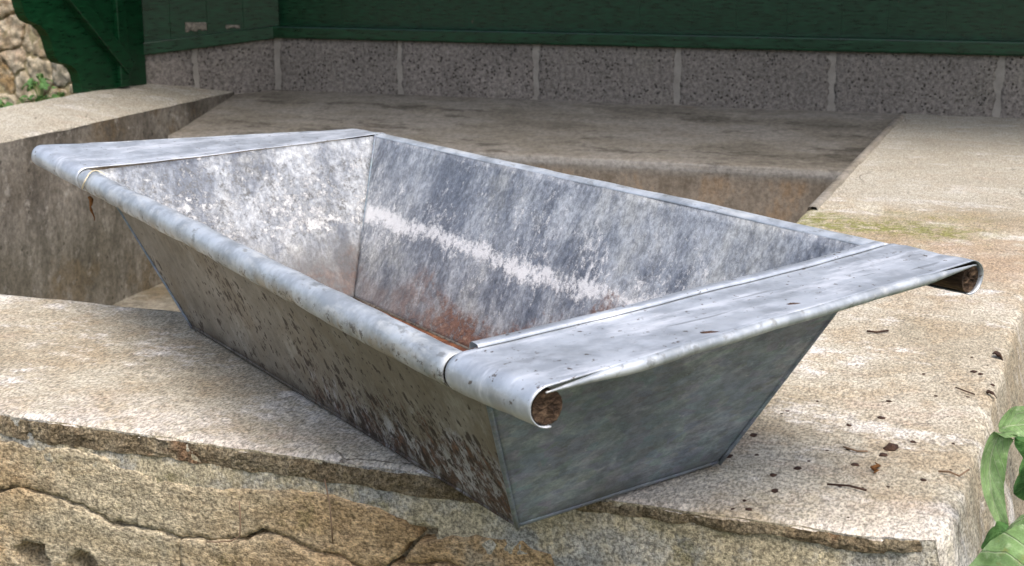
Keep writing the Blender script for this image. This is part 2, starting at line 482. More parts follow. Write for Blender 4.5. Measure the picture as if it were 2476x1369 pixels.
def m_wood():
    n = NT('rotten_wood')
    g = n.noise(60, 4, 0.7, n.sc(n.P, (0.3, 1.4, 3.0), (0.5, 0, 0)))
    c = n.cramp(g, [(0.3, srgb(30, 23, 18)), (0.5, srgb(62, 48, 37)), (0.68, srgb(104, 86, 68))])
    return n.fin(c, 0.9, 0, n.bump(g, 0.004, 1.0), 0.2)


def m_leaf(name, a, b, vein):
    n = NT(name)
    c = n.mix(n.ramp(n.noise(40, 4), 0.35, 0.65), a, b)
    c = n.mix(n.ramp(n.noise(160, 3), 0.58, 0.7, 0, 0.4), c, vein)
    at = n.t.nodes.new('ShaderNodeAttribute')
    at.attribute_name = 'blade'
    sp = n.t.nodes.new('ShaderNodeSeparateColor')
    n.t.links.new(at.outputs['Color'], sp.inputs[0])
    ph = n.math('SUBTRACT', n.mul(sp.outputs[0], 9.0), n.mul(sp.outputs[1], 2.2))
    sv = n.math('ABSOLUTE', n.math('SUBTRACT', n.math('FRACT', ph), 0.5))
    vn = n.math('MAXIMUM', n.ramp(sv, 0.07, 0.02), n.ramp(sp.outputs[1], 0.07, 0.02))
    c = n.mix(n.mul(vn, 0.55), c, vein)
    c, gg = n.grit(c, 60, 0.72, 1.18)
    c = n.mix(n.ramp(n.noise(25, 5, 0.7), 0.62, 0.7, 0, 0.5), c, srgb(150, 140, 80))
    m = n.fin(c, 0.6, 0, n.bump(n.math('SUBTRACT', gg, n.mul(vn, 0.8)), 0.002, 0.8), 0.25)
    tr = n.t.nodes.new('ShaderNodeBsdfTranslucent')
    n.put(tr.inputs[0], c)
    mx = n.t.nodes.new('ShaderNodeMixShader')
    mx.inputs[0].default_value = 0.25
    n.t.links.new(n.b.outputs[0], mx.inputs[1])
    n.t.links.new(tr.outputs[0], mx.inputs[2])
    n.t.links.new(mx.outputs[0], n.out.inputs[0])
    return m


def m_rubble():
    n = NT('fieldstone')
    ob = n.t.nodes.new('ShaderNodeObjectInfo')
    c = n.cramp(ob.outputs['Random'], [(0.0, srgb(176, 164, 138)), (0.35, srgb(196, 176, 152)), (0.65, srgb(178, 148, 104)), (1.0, srgb(166, 160, 146))])
    c = n.mix(n.ramp(n.noise(14, 5), 0.42, 0.62, 0, 0.7), c, srgb(214, 202, 178))
    c = n.mix(n.ramp(n.noise(9, 4), 0.58, 0.7, 0, 0.5), c, srgb(122, 116, 66))
    c, g = n.grit(c, 26, 0.45, 1.25)
    return n.fin(c, 0.93, 0, n.bump(g, 0.01, 1.0), 0.2)


def m_ground():
    n = NT('earth_and_moss')
    c = n.cramp(n.noise(1.6, 6, 0.7), [(0.3, srgb(72, 62, 44)), (0.5, srgb(98, 96, 56)), (0.7, srgb(84, 104, 50))])
    g = n.noise(40, 4, 0.75)
    c = n.mix(n.ramp(g, 0.55, 0.7, 0, 0.6), c, srgb(48, 42, 30))
    return n.fin(c, 0.95, 0, n.bump(g, 0.03, 1.0), 0.2)


M = {}
M['deck'] = m_deck()
M['basin'] = m_basin('stained_basin_concrete')
M['slab'] = m_slab()
M['lip'] = m_lip()
M['render'] = m_render()
M['stone'] = m_sandstone('bedded_sandstone')
M['block'] = m_block()
M['mortar'] = m_plain('grey_mortar', srgb(140, 134, 125), srgb(156, 150, 140))
M['green'] = m_green()
M['zinc'] = m_zinc_clean()
M['zinc_rim'] = m_zinc_rim()
M['zinc_outer'] = m_zinc_outer()
M['zinc_end'] = m_zinc_end()
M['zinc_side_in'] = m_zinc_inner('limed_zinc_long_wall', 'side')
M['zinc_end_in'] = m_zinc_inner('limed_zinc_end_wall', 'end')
M['zinc_floor'] = m_zinc_floor()
M['wood'] = m_wood()
M['rubble'] = m_rubble()
M['earthmortar'] = m_plain('earth_mortar', srgb(150, 138, 106), srgb(178, 166, 134), 12, 0.95, 0.01, 70)
M['ground'] = m_ground()
M['leaf'] = m_leaf('pale_leaf', srgb(118, 152, 92), srgb(146, 176, 122), srgb(190, 206, 168))
M['leaf_dark'] = m_leaf('mid_green_leaf', srgb(62, 104, 52), srgb(88, 130, 70), srgb(110, 150, 90))
M['leaf_purple'] = m_leaf('purple_brown_leaf', srgb(66, 34, 34), srgb(96, 54, 48), srgb(110, 70, 60))
M['stem'] = m_plain('plant_stem', srgb(120, 140, 80), srgb(150, 164, 110), 40, 0.6)
M['litter'] = m_plain('dark_leaf_litter', srgb(58, 44, 38), srgb(82, 62, 52), 60, 0.9, 0.002, 300)
M['litter_red'] = m_plain('rusty_litter', srgb(104, 68, 38), srgb(132, 94, 54), 60, 0.9, 0.002, 300)
M['straw'] = m_plain('dry_straw', srgb(206, 194, 164), srgb(224, 214, 188), 60, 0.8, 0.001, 300)
M['root'] = m_plain('dry_root', srgb(118, 96, 78), srgb(146, 124, 102), 60, 0.8, 0.001, 300)
M['paper'] = m_plain('weathered_paper', srgb(96, 92, 82), srgb(150, 142, 128), 90, 0.9, 0.001, 200)
M['roof'] = m_plain('dark_roof_boards', srgb(70, 66, 58), srgb(92, 86, 74), 8, 0.9, 0.004, 40)


# ------------------------------------------------------------------ object helpers
def link(name, me, parent=None, mat=None, smooth=False):
    o = bpy.data.objects.new(name, me)
    COL.objects.link(o)
    if parent is not None:
        o.parent = parent
    if mat is not None:
        for mm in (mat if isinstance(mat, (list, tuple)) else [mat]):
            me.materials.append(mm)
    if smooth:
        me.shade_smooth()
    return o


def mesh(name, verts, faces):
    me = bpy.data.meshes.new(name)
    me.from_pydata([tuple(v) for v in verts], [], faces)
    me.update()
    return me


def thing(name, label, cat, loc=(0, 0, 0), rz=0.0, group=None):
    o = bpy.data.objects.new(name, None)
    COL.objects.link(o)
    o.location = loc
    o.rotation_euler = (0, 0, rz)
    o.empty_display_size = 0.05
    tag(o, label, cat, group)
    return o


def tag(o, label, cat, group=None):
    o['label'] = label
    o['category'] = cat
    if group:
        o['group'] = group
    return o


def fbm(p, f, octv=4, seed=0.0):
    return noise.fractal(Vector((p[0] * f + seed, p[1] * f + seed * 1.7, p[2] * f - seed)), 0.9, 2.1, octv)


def box_mesh(name, x0, x1, y0, y1, z0, z1, bev=0.003):
    bm = bmesh.new()
    r = bmesh.ops.create_cube(bm, size=1.0)
    for v in bm.verts:
        v.co = Vector((x0 + (v.co.x + 0.5) * (x1 - x0), y0 + (v.co.y + 0.5) * (y1 - y0), z0 + (v.co.z + 0.5) * (z1 - z0)))
    if bev > 0:
        bmesh.ops.bevel(bm, geom=bm.edges[:], offset=bev, segments=2, affect='EDGES', profile=0.5)
    me = bpy.data.meshes.new(name)
    bm.to_mesh(me)
    bm.free()
    return me


def beam_mesh(name, a, b, wdt, hgt, bev=0.003, up=Vector((0, 0, 1))):
    a, b = Vector(a), Vector(b)
    d = b - a
    me = box_mesh(name, 0, d.length, -wdt / 2, wdt / 2, -hgt / 2, hgt / 2, bev)
    x = d.normalized()
    y = up.cross(x).normalized()
    z = x.cross(y)
    mat = Matrix((x, y, z)).transposed().to_4x4()
    mat.translation = a
    me.transform(mat)
    return me


def grid_mesh(name, rows):
    """rows: list of equally long lists of points"""
    nv = len(rows[0])
    verts = [p for r in rows for p in r]
    faces = []
    for i in range(len(rows) - 1):
        for j in range(nv - 1):
            a = i * nv + j
            faces.append((a, a + 1, a + nv + 1, a + nv))
    return mesh(name, verts, faces)


def tube_mesh(name, pts, rad, seg=8, caps=True, jitter=0.0):
    pts = [Vector(p) for p in pts]
    if not isinstance(rad, (list, tuple)):
        rad = [rad] * len(pts)
    verts, faces = [], []
    nrm = None
    for i, p in enumerate(pts):
        t = (pts[min(i + 1, len(pts) - 1)] - pts[max(i - 1, 0)]).normalized()
        if nrm is None:
            nrm = t.orthogonal().normalized()
        nrm = (nrm - t * nrm.dot(t)).normalized()
        bn = t.cross(nrm)
        for k in range(seg):
            a = 2 * math.pi * k / seg
            rr = rad[i] * (1 + jitter * random.uniform(-1, 1))
            verts.append(p + (nrm * math.cos(a) + bn * math.sin(a)) * rr)
    for i in range(len(pts) - 1):
        for k in range(seg):
            a, b = i * seg + k, i * seg + (k + 1) % seg
            faces.append((a, b, b + seg, a + seg))
    if caps:
        faces.append(tuple(range(seg - 1, -1, -1)))
        faces.append(tuple((len(pts) - 1) * seg + k for k in range(seg)))
    return mesh(name, verts, faces)


def resample(poly, step):
    o = []
    n = len(poly)
    for i in range(n):
        a, b = Vector(poly[i]), Vector(poly[(i + 1) % n])
        k = max(1, int((b - a).length / step))
        for j in range(k):
            o.append(a.lerp(b, j / k))
    return o


def inside(p, poly):
    c = False
    n = len(poly)
    for i in range(n):
        a, b = poly[i], poly[i - 1]
        if (a[1] > p[1]) != (b[1] > p[1]) and p[0] < (b[0] - a[0]) * (p[1] - a[1]) / (b[1] - a[1]) + a[0]:
            c = not c
    return c


def dist_poly(p, poly):
    best = 1e9
    n = len(poly)
    px, py = p[0], p[1]
    for i in range(n):
        ax, ay = poly[i]
        bx, by = poly[(i + 1) % n]
        dx, dy = bx - ax, by - ay
        l2 = dx * dx + dy * dy
        t = 0 if l2 == 0 else max(0, min(1, ((px - ax) * dx + (py - ay) * dy) / l2))
        ex, ey = px - ax - t * dx, py - ay - t * dy
        d = ex * ex + ey * ey
        if d < best:
            best = d
    return math.sqrt(best)


def inset(poly, d):
    """shrink a polygon by d (both windings)"""
    n = len(poly)
    area = sum(poly[i][0] * poly[(i + 1) % n][1] - poly[(i + 1) % n][0] * poly[i][1] for i in range(n))
    s = 1 if area > 0 else -1
    o = []
    for i in range(n):
        a, b, c = Vector(poly[i - 1]), Vector(poly[i]), Vector(poly[(i + 1) % n])
        d1, d2 = (b - a).normalized(), (c - b).normalized()
        n1, n2 = Vector((-d1.y, d1.x)) * s, Vector((-d2.y, d2.x)) * s
        nn = n1 + n2
        if nn.length < 1e-4:
            nn = n1
        nn.normalize()
        o.append(b + nn * min(2.0, 1 / max(0.4, nn.dot(n1))) * d)
    return [tuple(v) for v in o]


def piece(name, poly, org, ax, ay, thick, step, amp=0.002, freq=40, rnd=0.004, seed=0.0, dome=0.0, wob=0.0, pits=()):
    """a slab of any outline: front face gridded, rounded at its edges, uneven; ax x ay points outwards"""
    ax, ay = Vector(ax), Vector(ay)
    nz = ax.cross(ay).normalized()
    org = Vector(org)
    ring = resample(poly, step)
    if wob:
        ring = [p + Vector((noise.noise(Vector((p.x * 60, p.y * 60, seed))), noise.noise(Vector((p.x * 60, p.y * 60, seed + 9))))) * wob for p in ring]
    rp = [(p.x, p.y) for p in ring]
    pts = list(ring)
    x0, x1 = min(p[0] for p in rp), max(p[0] for p in rp)
    y0, y1 = min(p[1] for p in rp), max(p[1] for p in rp)
    nx, ny = int((x1 - x0) / step) + 1, int((y1 - y0) / step) + 1
    rr = random.Random(int(seed * 100) + 3)
    for i in range(nx + 1):
        for j in range(ny + 1):
            q = (x0 + (i + rr.uniform(-.25, .25)) * step, y0 + (j + rr.uniform(-.25, .25)) * step)
            if inside(q, rp) and dist_poly(q, rp) > step * 0.55:
                pts.append(Vector(q))
    ne = len(ring)
    res = delaunay_2d_cdt(pts, [(i, (i + 1) % ne) for i in range(ne)], [], 1, 1e-6)
    vs, fs, ov = res[0], res[2], res[3]
    verts, isb = [], {}
    for k, q in enumerate(vs):
        d = dist_poly(q, rp)
        h = 0.0
        if d < rnd:
            t = 1 - d / rnd
            h -= rnd * (1 - math.sqrt(max(0, 1 - t * t)))
        P = org + ax * q.x + ay * q.y
        h += amp * fbm(P, freq, 4, seed)
        if dome:
            h += dome * min(1, d / (rnd * 4 + 1e-6))
        for (cx, cy, cr, cd) in pits:
            e = math.hypot((q.x - cx), (q.y - cy) * 1.1) / cr + 0.25 * noise.noise(Vector((q.x * 90, q.y * 90, 1)))
            if e < 1:
                h -= cd * min(1, (1 - e) * 3)
        verts.append(P + nz * h)
        for o_ in ov[k]:
            if o_ < ne:
                isb[o_] = k
    faces = []
    for f in fs:
        a, b, c = (vs[i] for i in f[:3])
        faces.append(tuple(f) if (b - a).cross(c - a) > 0 else tuple(reversed(f)))
    area = sum(rp[i][0] * rp[(i + 1) % ne][1] - rp[(i + 1) % ne][0] * rp[i][1] for i in range(ne))
    base = len(verts)
    order = list(range(ne)) if area > 0 else list(range(ne - 1, -1, -1))
    for i in order:
        q = ring[i]
        verts.append(org + ax * q.x + ay * q.y - nz * thick)
    for k in range(ne):
        i, j = order[k], order[(k + 1) % ne]
        if i in isb and j in isb:
            faces.append((isb[i], base + k, base + (k + 1) % ne, isb[j]))
    me = mesh(name, verts, faces)
    return me


# ------------------------------------------------------------------ the setting
YF, YI, XI, YW = 1.187, 1.646, -0.4244, 4.59          # front edge, inner edge of front rim, inner edge of right ledge, back wall


def xr(y):                                              # outer edge of the right ledge
    return -0.048 + (min(y, 2.1) - 1.19) * 0.047 + max(0, y - 2.1) * 0.01


def xl(y):                                              # basin edge of the left ledge
    return -2.618 - 0.1192 * (y - 3.024)


# ground: one sheet to the horizon
g = []
gr = [-300, -60, -15] + [-6 + 0.4 * i for i in range(46)] + [25, 80, 300]
for yy in gr:
    g.append([(xx, yy, -0.62 + (0.05 * fbm((xx, yy, 0), 0.8, 4) if abs(xx) < 14 and abs(yy) < 20 else 0)) for xx in gr])
go = link('ground', grid_mesh('ground', g), None, M['ground'], True)
go['kind'] = 'structure'
# a raised strip of earth at the foot of the rubble wall
g = []
for i in range(60):
    yy = 4.3 + i * 0.03
    g.append([(-7.0 + j * 0.06, yy, -0.34 + 0.1 * (yy - 5.0) + 0.03 * fbm((-7 + j * .06, yy, 0), 5, 4)) for j in range(58)])
eb = link('earth_bank', grid_mesh('earth_bank', g), None, M['ground'], True)
eb['kind'] = 'structure'

# ------------------------------------------------------------------ wash basin
basin = thing('wash_basin', 'old concrete wash basin with wide rims and a sloping slab behind the metal trough', 'basin')


def frange(a, b, s):
    k = max(1, round((b - a) / s))
    return [a + (b - a) * i / k for i in range(k)]


def top_z(x, y):
    z = 0.0018 * fbm((x, y, 0), 9, 4, 3.0) + 0.0006 * fbm((x, y, 0), 60, 3, 1.0)
    d = min(y - YF, xr(y) - x) if y < YW - 0.05 else xr(y) - x
    if d < 0.012:
        z -= 0.006 * (1 - max(0, d) / 0.012) ** 2
    di = min(abs(y - YI) if x < XI else 9, abs(x - XI) if y > YI else 9)
    if di < 0.008:
        z -= 0.004 * (1 - di / 0.008) ** 2
    return z


xs = frange(-2.9, -1.25, 0.03) + frange(-1.25, XI, 0.006) + frange(XI, -0.05, 0.006) + [-0.05]
ys = frange(YF, YI, 0.006) + frange(YI, 2.7, 0.012) + frange(2.7, YW + 0.03, 0.03) + [YW + 0.03]
vid, V, F = {}, [], []


def edge_wob(x):
    return 0.0035 * fbm((x, 0, 0), 28, 4, 5.0) + 0.0025 * noise.noise(Vector((x * 150, 3, 1)))


def top_pt(x, y):
    if x > XI:                                          # stretch the last columns onto the outer edge
        t = (x - XI) / (-0.05 - XI)
        x = XI + (xr(y) - XI) * t
        x += (0.002 * fbm((0, y, 0), 30, 4, 2.0) + 0.0015 * noise.noise(Vector((y * 130, 7, 1)))) * t ** 8
    if y == ys[0]:
        y += edge_wob(x)
    if x > -0.16 and y < 1.25:                          # the outer corner is worn round
        k = max(0, 1 - math.hypot(x - xr(y), y - YF) / 0.04)
        x -= 0.010 * k
        y += 0.008 * k
    return Vector((x, y, top_z(x, y)))


for j, y in enumerate(ys):
    for i, x in enumerate(xs):
        if y <= YI + 1e-6 or x >= XI - 1e-6:
            vid[i, j] = len(V)
            V.append(top_pt(x, y))
for j in range(len(ys) - 1):
    for i in range(len(xs) - 1):
        q = [(i, j), (i + 1, j), (i + 1, j + 1), (i, j + 1)]
        if all(k in vid for k in q):
            F.append(tuple(vid[k] for k in q))
# outer right side: battered face
prev = [vid[len(xs) - 1, j] for j in range(len(ys))]
for d in (0.01, 0.03, 0.06, 0.1, 0.16, 0.25, 0.4, 0.62):
    cur = []
    for j in range(len(ys)):
        p0 = V[vid[len(xs) - 1, j]]
        cur.append(len(V))
        V.append(Vector((p0.x + 0.23 * d + 0.004 * fbm((0, p0.y, d), 14, 4, 4.0) * min(1, max(0, (p0.y - YF - 0.008) / 0.05)), p0.y, p0.z - d)))
    for j in range(len(ys) - 1):
        F.append((prev[j], cur[j], cur[j + 1], prev[j + 1]))
    prev = cur
rim = link('rim', mesh('rim', V, F), basin, M['deck'], True)
rim['label'] = 'pale worn concrete rim along the front and right of the basin'

# the long crack through the front stones
C1 = [(-1.25, -0.11), (-1.0689, -0.094), (-1.0392, -0.0848), (-1.0001, -0.0887), (-0.9563, -0.0961), (-0.9191, -0.1086), (-0.8763, -0.1098), (-0.8498, -0.1092), (-0.829, -0.1117),
      (-0.7979, -0.1098), (-0.7671, -0.105), (-0.7468, -0.1014), (-0.7263, -0.088), (-0.6971, -0.0946), (-0.6635, -0.1036), (-0.6381, -0.1024), (-0.6204, -0.1123)]
CRACKS = [C1, [(-0.5492, -0.0708), (-0.564, -0.0883), (-0.579, -0.1024), (-0.6, -0.114)], [(-0.5671, -0.1023), (-0.5319, -0.094), (-0.5188, -0.092), (-0.5015, -0.0955), (-0.42, -0.0965)], [(-0.829, -0.1117), (-0.831, -0.16), (-0.827, -0.215)]]


def crack_depth(x, z):
    best = 9.0
    for ln in CRACKS:
        for (ax_, az_), (bx_, bz_) in zip(ln, ln[1:]):
            dx, dz = bx_ - ax_, bz_ - az_
            t = max(0, min(1, ((x - ax_) * dx + (z - az_) * dz) / (dx * dx + dz * dz)))
            best = min(best, math.hypot(x - ax_ - t * dx, z - az_ - t * dz))
    if min(math.hypot(x + 1.029, z + 0.168), math.hypot(x + 0.962, z + 0.168)) < 0.028:
        return 0.07
    return 0.022 if best < 0.013 else 0.0


# rendered masonry face under the front edge (the bed in which the stones lie)


def round_corner(x, y, d):
    k = max(0, 1 - math.hypot(x - xr(YF), y - YF) / 0.04)
    e = min(1, max(0, (x + 0.3) / 0.25))
    return x - 0.010 * k + 0.23 * d * e, y + 0.008 * k


rows = []
fx = frange(-2.9, -1.25, 0.03) + frange(-1.25, -0.0482, 0.008) + [-0.0482]
for k in range(46):
    zr = -0.002 - 0.011 * k if k < 28 else -0.299 - 0.02 * (k - 27)
    row = []
    for x in fx:
        z = -0.0003 if k == 0 and x > -0.1 else zr
        a_, b_ = round_corner(x, YF, -z)
        row.append((a_, b_ + (0.001 + 0.004 * fbm((x, 0, z), 16, 4, 8.0) + 0.0015 * fbm((x, 0, z), 90, 3, 2)) * min(1, max(0, (-0.05 - x) / 0.03)) + crack_depth(x, z), z))
    rows.append(row)
rows.reverse()
link('front_face', grid_mesh('front_face', rows), basin, M['render'], True)

# crumbling underside of the slab edge: real lumps of aggregate
rows = []
lx = frange(-1.5, -0.0482, 0.0032) + [-0.0482]
NB = 11
for k in range(NB + 1):
    t = k / NB
    row = []
    for x in lx:
        if x < -0.45:
            hb = 0.024 + 0.006 * fbm((x, 0, 0), 10, 3, 1.0) + 0.003 * noise.noise(Vector((x * 55, 1, 0)))
        else:
            hb = 0.014 + 0.008 * fbm((x, 0, 0), 12, 3, 1.0)
        hb = max(0.005, hb)
        z = -0.0035 * (1 if x < -0.1 else 0.2) - hb * t
        dd = noise.voronoi(Vector((x * 170 + 2 * noise.noise(Vector((x * 40, 2, z * 40))), 0.3, z * 230)))[0][0]
        bul = math.sin(math.pi * min(1, t * 0.9 + 0.1)) ** 0.5
        prot = 0.0025 * bul + 0.0025 * (0.5 - dd) * bul - 0.006 * (t > 0.99) + 0.0028 * fbm((x, 0, z), 60, 4, 6)
        a_, b_ = round_corner(x, YF, -z)
        row.append((a_, b_ + edge_wob(x) * (1 - t) - prot * min(1, max(0, (-0.05 - x) / 0.03)) + 0.003 * max(0, 1 - (-0.0482 - x) / 0.02), z))
    rows.append(row)
rows.reverse()
lp = link('crumbling_edge', grid_mesh('crumbling_edge', rows), basin, M['lip'], False)
lp['kind'] = 'stuff'
lp['label'] = 'crumbling brown gravelly edge under the front rim'

# sandstone pieces of the front face, cracks left open between them
S1 = [(-1.25, -0.026), (-1.0622, -0.0299), (-1.0172, -0.033), (-0.972, -0.0283), (-0.9233, -0.0306), (-0.903, -0.0406), (-0.8302, -0.0495), (-0.7791, -0.0475), (-0.7239, -0.042),
      (-0.6656, -0.0357), (-0.6373, -0.0366), (-0.6062, -0.0408), (-0.5851, -0.0466), (-0.562, -0.0519), (-0.5517, -0.0632), (-0.5492, -0.0708), (-0.564, -0.0883), (-0.579, -0.1024), (-0.6, -0.114)]
stone1 = S1 + list(reversed(C1))
stone3 = C1[:9] + [(-0.832, -0.16), (-0.828, -0.215), (-1.02, -0.225), (-1.25, -0.235)]
stone4 = C1[8:] + [(-0.605, -0.118), (-0.60, -0.16), (-0.61, -0.22), (-0.7, -0.215), (-0.826, -0.215), (-0.830, -0.16)]
stone5 = [(-0.5492, -0.0708), (-0.5279, -0.0667), (-0.5234, -0.0638), (-0.4879, -0.0561), (-0.4403, -0.054), (-0.4105, -0.0656), (-0.402, -0.08), (-0.42, -0.095), (-0.5015, -0.0949), (-0.5188, -0.0913), (-0.5319, -0.0934), (-0.5671, -0.1023)]
stone6 = [(-0.5955, -0.116), (-0.579, -0.1045), (-0.5671, -0.1035), (-0.5319, -0.0948), (-0.5188, -0.0927), (-0.5015, -0.0963), (-0.42, -0.098), (-0.36, -0.12), (-0.36, -0.2), (-0.59, -0.215)]
for k, (pl, mt, prot) in enumerate(((stone1, 'stone', 0.0025), (stone3, 'stone', 0.0035), (stone4, 'stone', 0.0045), (stone5, 'stone', 0.002), (stone6, 'stone', 0.003))):
    pits = ((-1.029, -0.168, 0.022, 0.05), (-0.962, -0.168, 0.02, 0.045)) if k == 1 else ()
    me = piece('stone', inset(pl, 0.0019), (0, YF - prot, 0), (1, 0, 0), (0, 0, 1), 0.025, 0.005, 0.0022, 55, 0.0006, 2.0 + k, wob=0.0045, pits=pits)
    link('stone', me, basin, M[mt], True)

# inner walls and floor of the basin
def wall_strip(name, line, z0, z1, mat, flip=False, nz=14, amp=0.004):
    rows = []
    for k in range(nz + 1):
        z = z0 + (z1 - z0) * k / nz
        r = []
        for (x, y) in line:
            q = fbm((x, y, z), 5, 4, 2.0) * amp
            r.append((x + q, y + q, z))
        rows.append(r)
    if flip:
        rows.reverse()
    return link(name, grid_mesh(name, rows), basin, mat, True)


lw = [(xl(y), y) for y in frange(1.62, 4.66, 0.04)] + [(xl(4.66), 4.66)]
wall_strip('inner_wall', lw, -0.003, -0.62, M['basin'], False)
wall_strip('inner_wall', [(x, YI - 0.004) for x in frange(-2.5, XI, 0.05)] + [(XI, YI - 0.004)], -0.006, -0.62, M['basin'], False, 10, 0.002)
wall_strip('inner_wall', [(XI - 0.001, y) for y in frange(YI, 4.66, 0.05)] + [(XI - 0.001, 4.66)], -0.006, -0.62, M['basin'], False, 10, 0.002)
link('basin_floor', grid_mesh('basin_floor', [[(x, y, -0.58 + 0.004 * fbm((x, y, 0), 4)) for x in frange(-3.0, -0.3, 0.1)] for y in frange(1.5, 4.7, 0.1)]), basin, M['basin'], True)
# left ledge, falling towards the basin
LD = Vector((-0.1184, 0.993, 0))
LN = Vector((-0.993, -0.1184, 0))
rows = []
for k in range(100):
    y = 1.2 + 0.0345 * k
    r = []
    for t in (0, 0.004, 0.01, 0.03, 0.06, 0.1, 0.14, 0.18, 0.22, 0.25, 0.268, 0.276):
        p = Vector((xl(y), y, 0)) + LN * t
        z = 0.165 * t + 0.0035 * fbm(p, 8, 4, 4.0)
        if t < 0.01:
            z -= 0.005 * (1 - t / 0.01) ** 2
            p += LN * 0.004 * fbm((0, y, 0), 9, 4, 2.0)
        if t > 0.26:
            z -= 0.006 * ((t - 0.26) / 0.016) ** 2
        r.append((p.x, p.y, z))
    for d in (0.02, 0.1, 0.3, 0.7):
        p = Vector((xl(y), y, 0)) + LN * (0.278 + 0.1 * d)
        r.append((p.x, p.y, 0.042 - d))
    rows.append(r)
led = link('side_ledge', grid_mesh('side_ledge', list(reversed(rows))), basin, M['deck'], True)
led['label'] = 'left concrete ledge falling towards the basin'
# washing slab sloping from the back wall to the basin, with its upright nose
rows = []
sx = frange(-2.84, XI + 0.002, 0.035) + [XI + 0.002]
prof = [(YW + 0.04, 0.003), (4.5, -0.010), (4.4, -0.028), (4.3, -0.046), (4.2, -0.063), (4.1, -0.08), (4.02, -0.092), (3.972, -0.0985), (3.968, -0.0995), (3.9665, -0.103), (3.966, -0.114), (3.966, -0.122), (3.9675, -0.126),
        (3.968, -0.2), (3.968, -0.35), (3.968, -0.6)]
for (y, z) in prof:
    rows.append([(x, y + 0.003 * fbm((x, y, z), 6, 3, 1), z + 0.0025 * fbm((x, y, z), 4, 3, 7)) for x in sx])
sl = link('washing_slab', grid_mesh('washing_slab', list(reversed(rows))), basin, M['slab'], True)
# thin cement fillet along the far half of the right ledge
rows = []
for k in range(90):
    y = 2.78 + k * (4.5 - 2.78) / 89
    wv = 0.003 * fbm((0, y, 0), 7, 3, 4)
    rows.append([(XI - 0.001, y, -0.004), (XI + 0.002, y, 0.005), (XI + 0.011 + wv, y, 0.0065), (XI + 0.019 + wv, y, 0.0055), (XI + 0.0215 + wv, y, -0.002)])
link('edge_fillet', grid_mesh('edge_fillet', list(reversed(rows))), basin, M['slab'], True)

# ------------------------------------------------------------------ wash-house shelter
sh = thing('wash_house_shelter', 'dark green timber shelter on a low course of grey blocks behind the basin', 'shelter', (-0.6, YW, 0))


def spart(name, me, mat, smooth=False, parent=None):
    me.transform(Matrix.Translation(-sh.location))
    return link(name, me, parent or sh, mat, smooth)


jx = [-2.665, -2.17, -1.652, -1.149, -0.642, -0.134, 0.374, 0.882, 1.39]
for k in range(len(jx) - 1):
    a, b = jx[k] + 0.0065, jx[k + 1] - 0.0065
    me = piece('block', [(a, -0.02), (b, -0.02), (b, 0.2), (a, 0.2)], (0, YW, 0), (1, 0, 0), (0, 0, 1), 0.1, 0.014, 0.003, 30, 0.005, 10.0 + k, wob=0.003)
    spart('block', me, M['block'], True)
me = grid_mesh('mortar', [[(x, YW + 0.0035 + 0.002 * fbm((x, 0, z), 20), z) for x in frange(-2.7, 1.4, 0.012)] for z in (-0.05, 0.0, 0.05, 0.1, 0.15, 0.21)])
spart('mortar', me, M['mortar'], True)
# side return, splayed towards the left post
CN, EN = Vector((-2.665, 4.607, 0)), Vector((-3.04, 4.232, 0))
SD = (CN - EN).normalized()
SL = (CN - EN).length
for a, b in ((0.0, 0.212), (0.224, SL - 0.012)):
    me = piece('block', [(a, -0.03), (b, -0.03), (b, 0.205), (a, 0.205)], EN, SD, (0, 0, 1), 0.1, 0.014, 0.003, 30, 0.005, 30 + a, wob=0.003)
    spart('block', me, M['block'], True)
me = grid_mesh('mortar', [[EN + SD * t + Vector((-.7, .7, 0)) * 0.004 + Vector((0, 0, z)) for t in frange(0, SL, 0.02)] for z in (-0.05, 0.05, 0.15, 0.2)])
spart('mortar', me, M['mortar'], True)
# bottom rails
spart('bottom_rail', box_mesh('bottom_rail', -2.67, 1.45, YW - 0.022, YW + 0.044, 0.19, 0.234, 0.006), M['green'])
sr = beam_mesh('bottom_rail', EN + Vector((0, 0, 0.158)) - SD * 0.02, CN + Vector((0, 0, 0.214)) + SD * 0.01, 0.05, 0.045, 0.004)
spart('bottom_rail', sr, M['green'])
# upright boards above the rails
x = -2.76
k = 0
while x < 1.4:
    wd = 0.163 + 0.02 * math.sin(k * 2.3)
    spart('plank', box_mesh('plank', x, x + wd - 0.0005, YW + 0.045, YW + 0.065, 0.2, 1.5, 0.0), M['green'])
    x += wd
    k += 1
for k in range(4):
    a = EN + SD * (SL * k / 4 + 0.0002)
    b = EN + SD * (SL * (k + 1) / 4 - 0.0002)
    off = Vector((-0.707, 0.707, 0)) * 0.006
    z0 = 0.158 + 0.045 / 2 + 0.056 * (k / 4)
    me = beam_mesh('plank', (a + b) / 2 + off + Vector((0, 0, z0)), (a + b) / 2 + off + Vector((0, 0, 1.5)), 0.022, (b - a).length, 0.001, up=Vector((0.707, -0.707, 0)).cross(Vector((0, 0, 1))))
    spart('plank', me, M['green'])
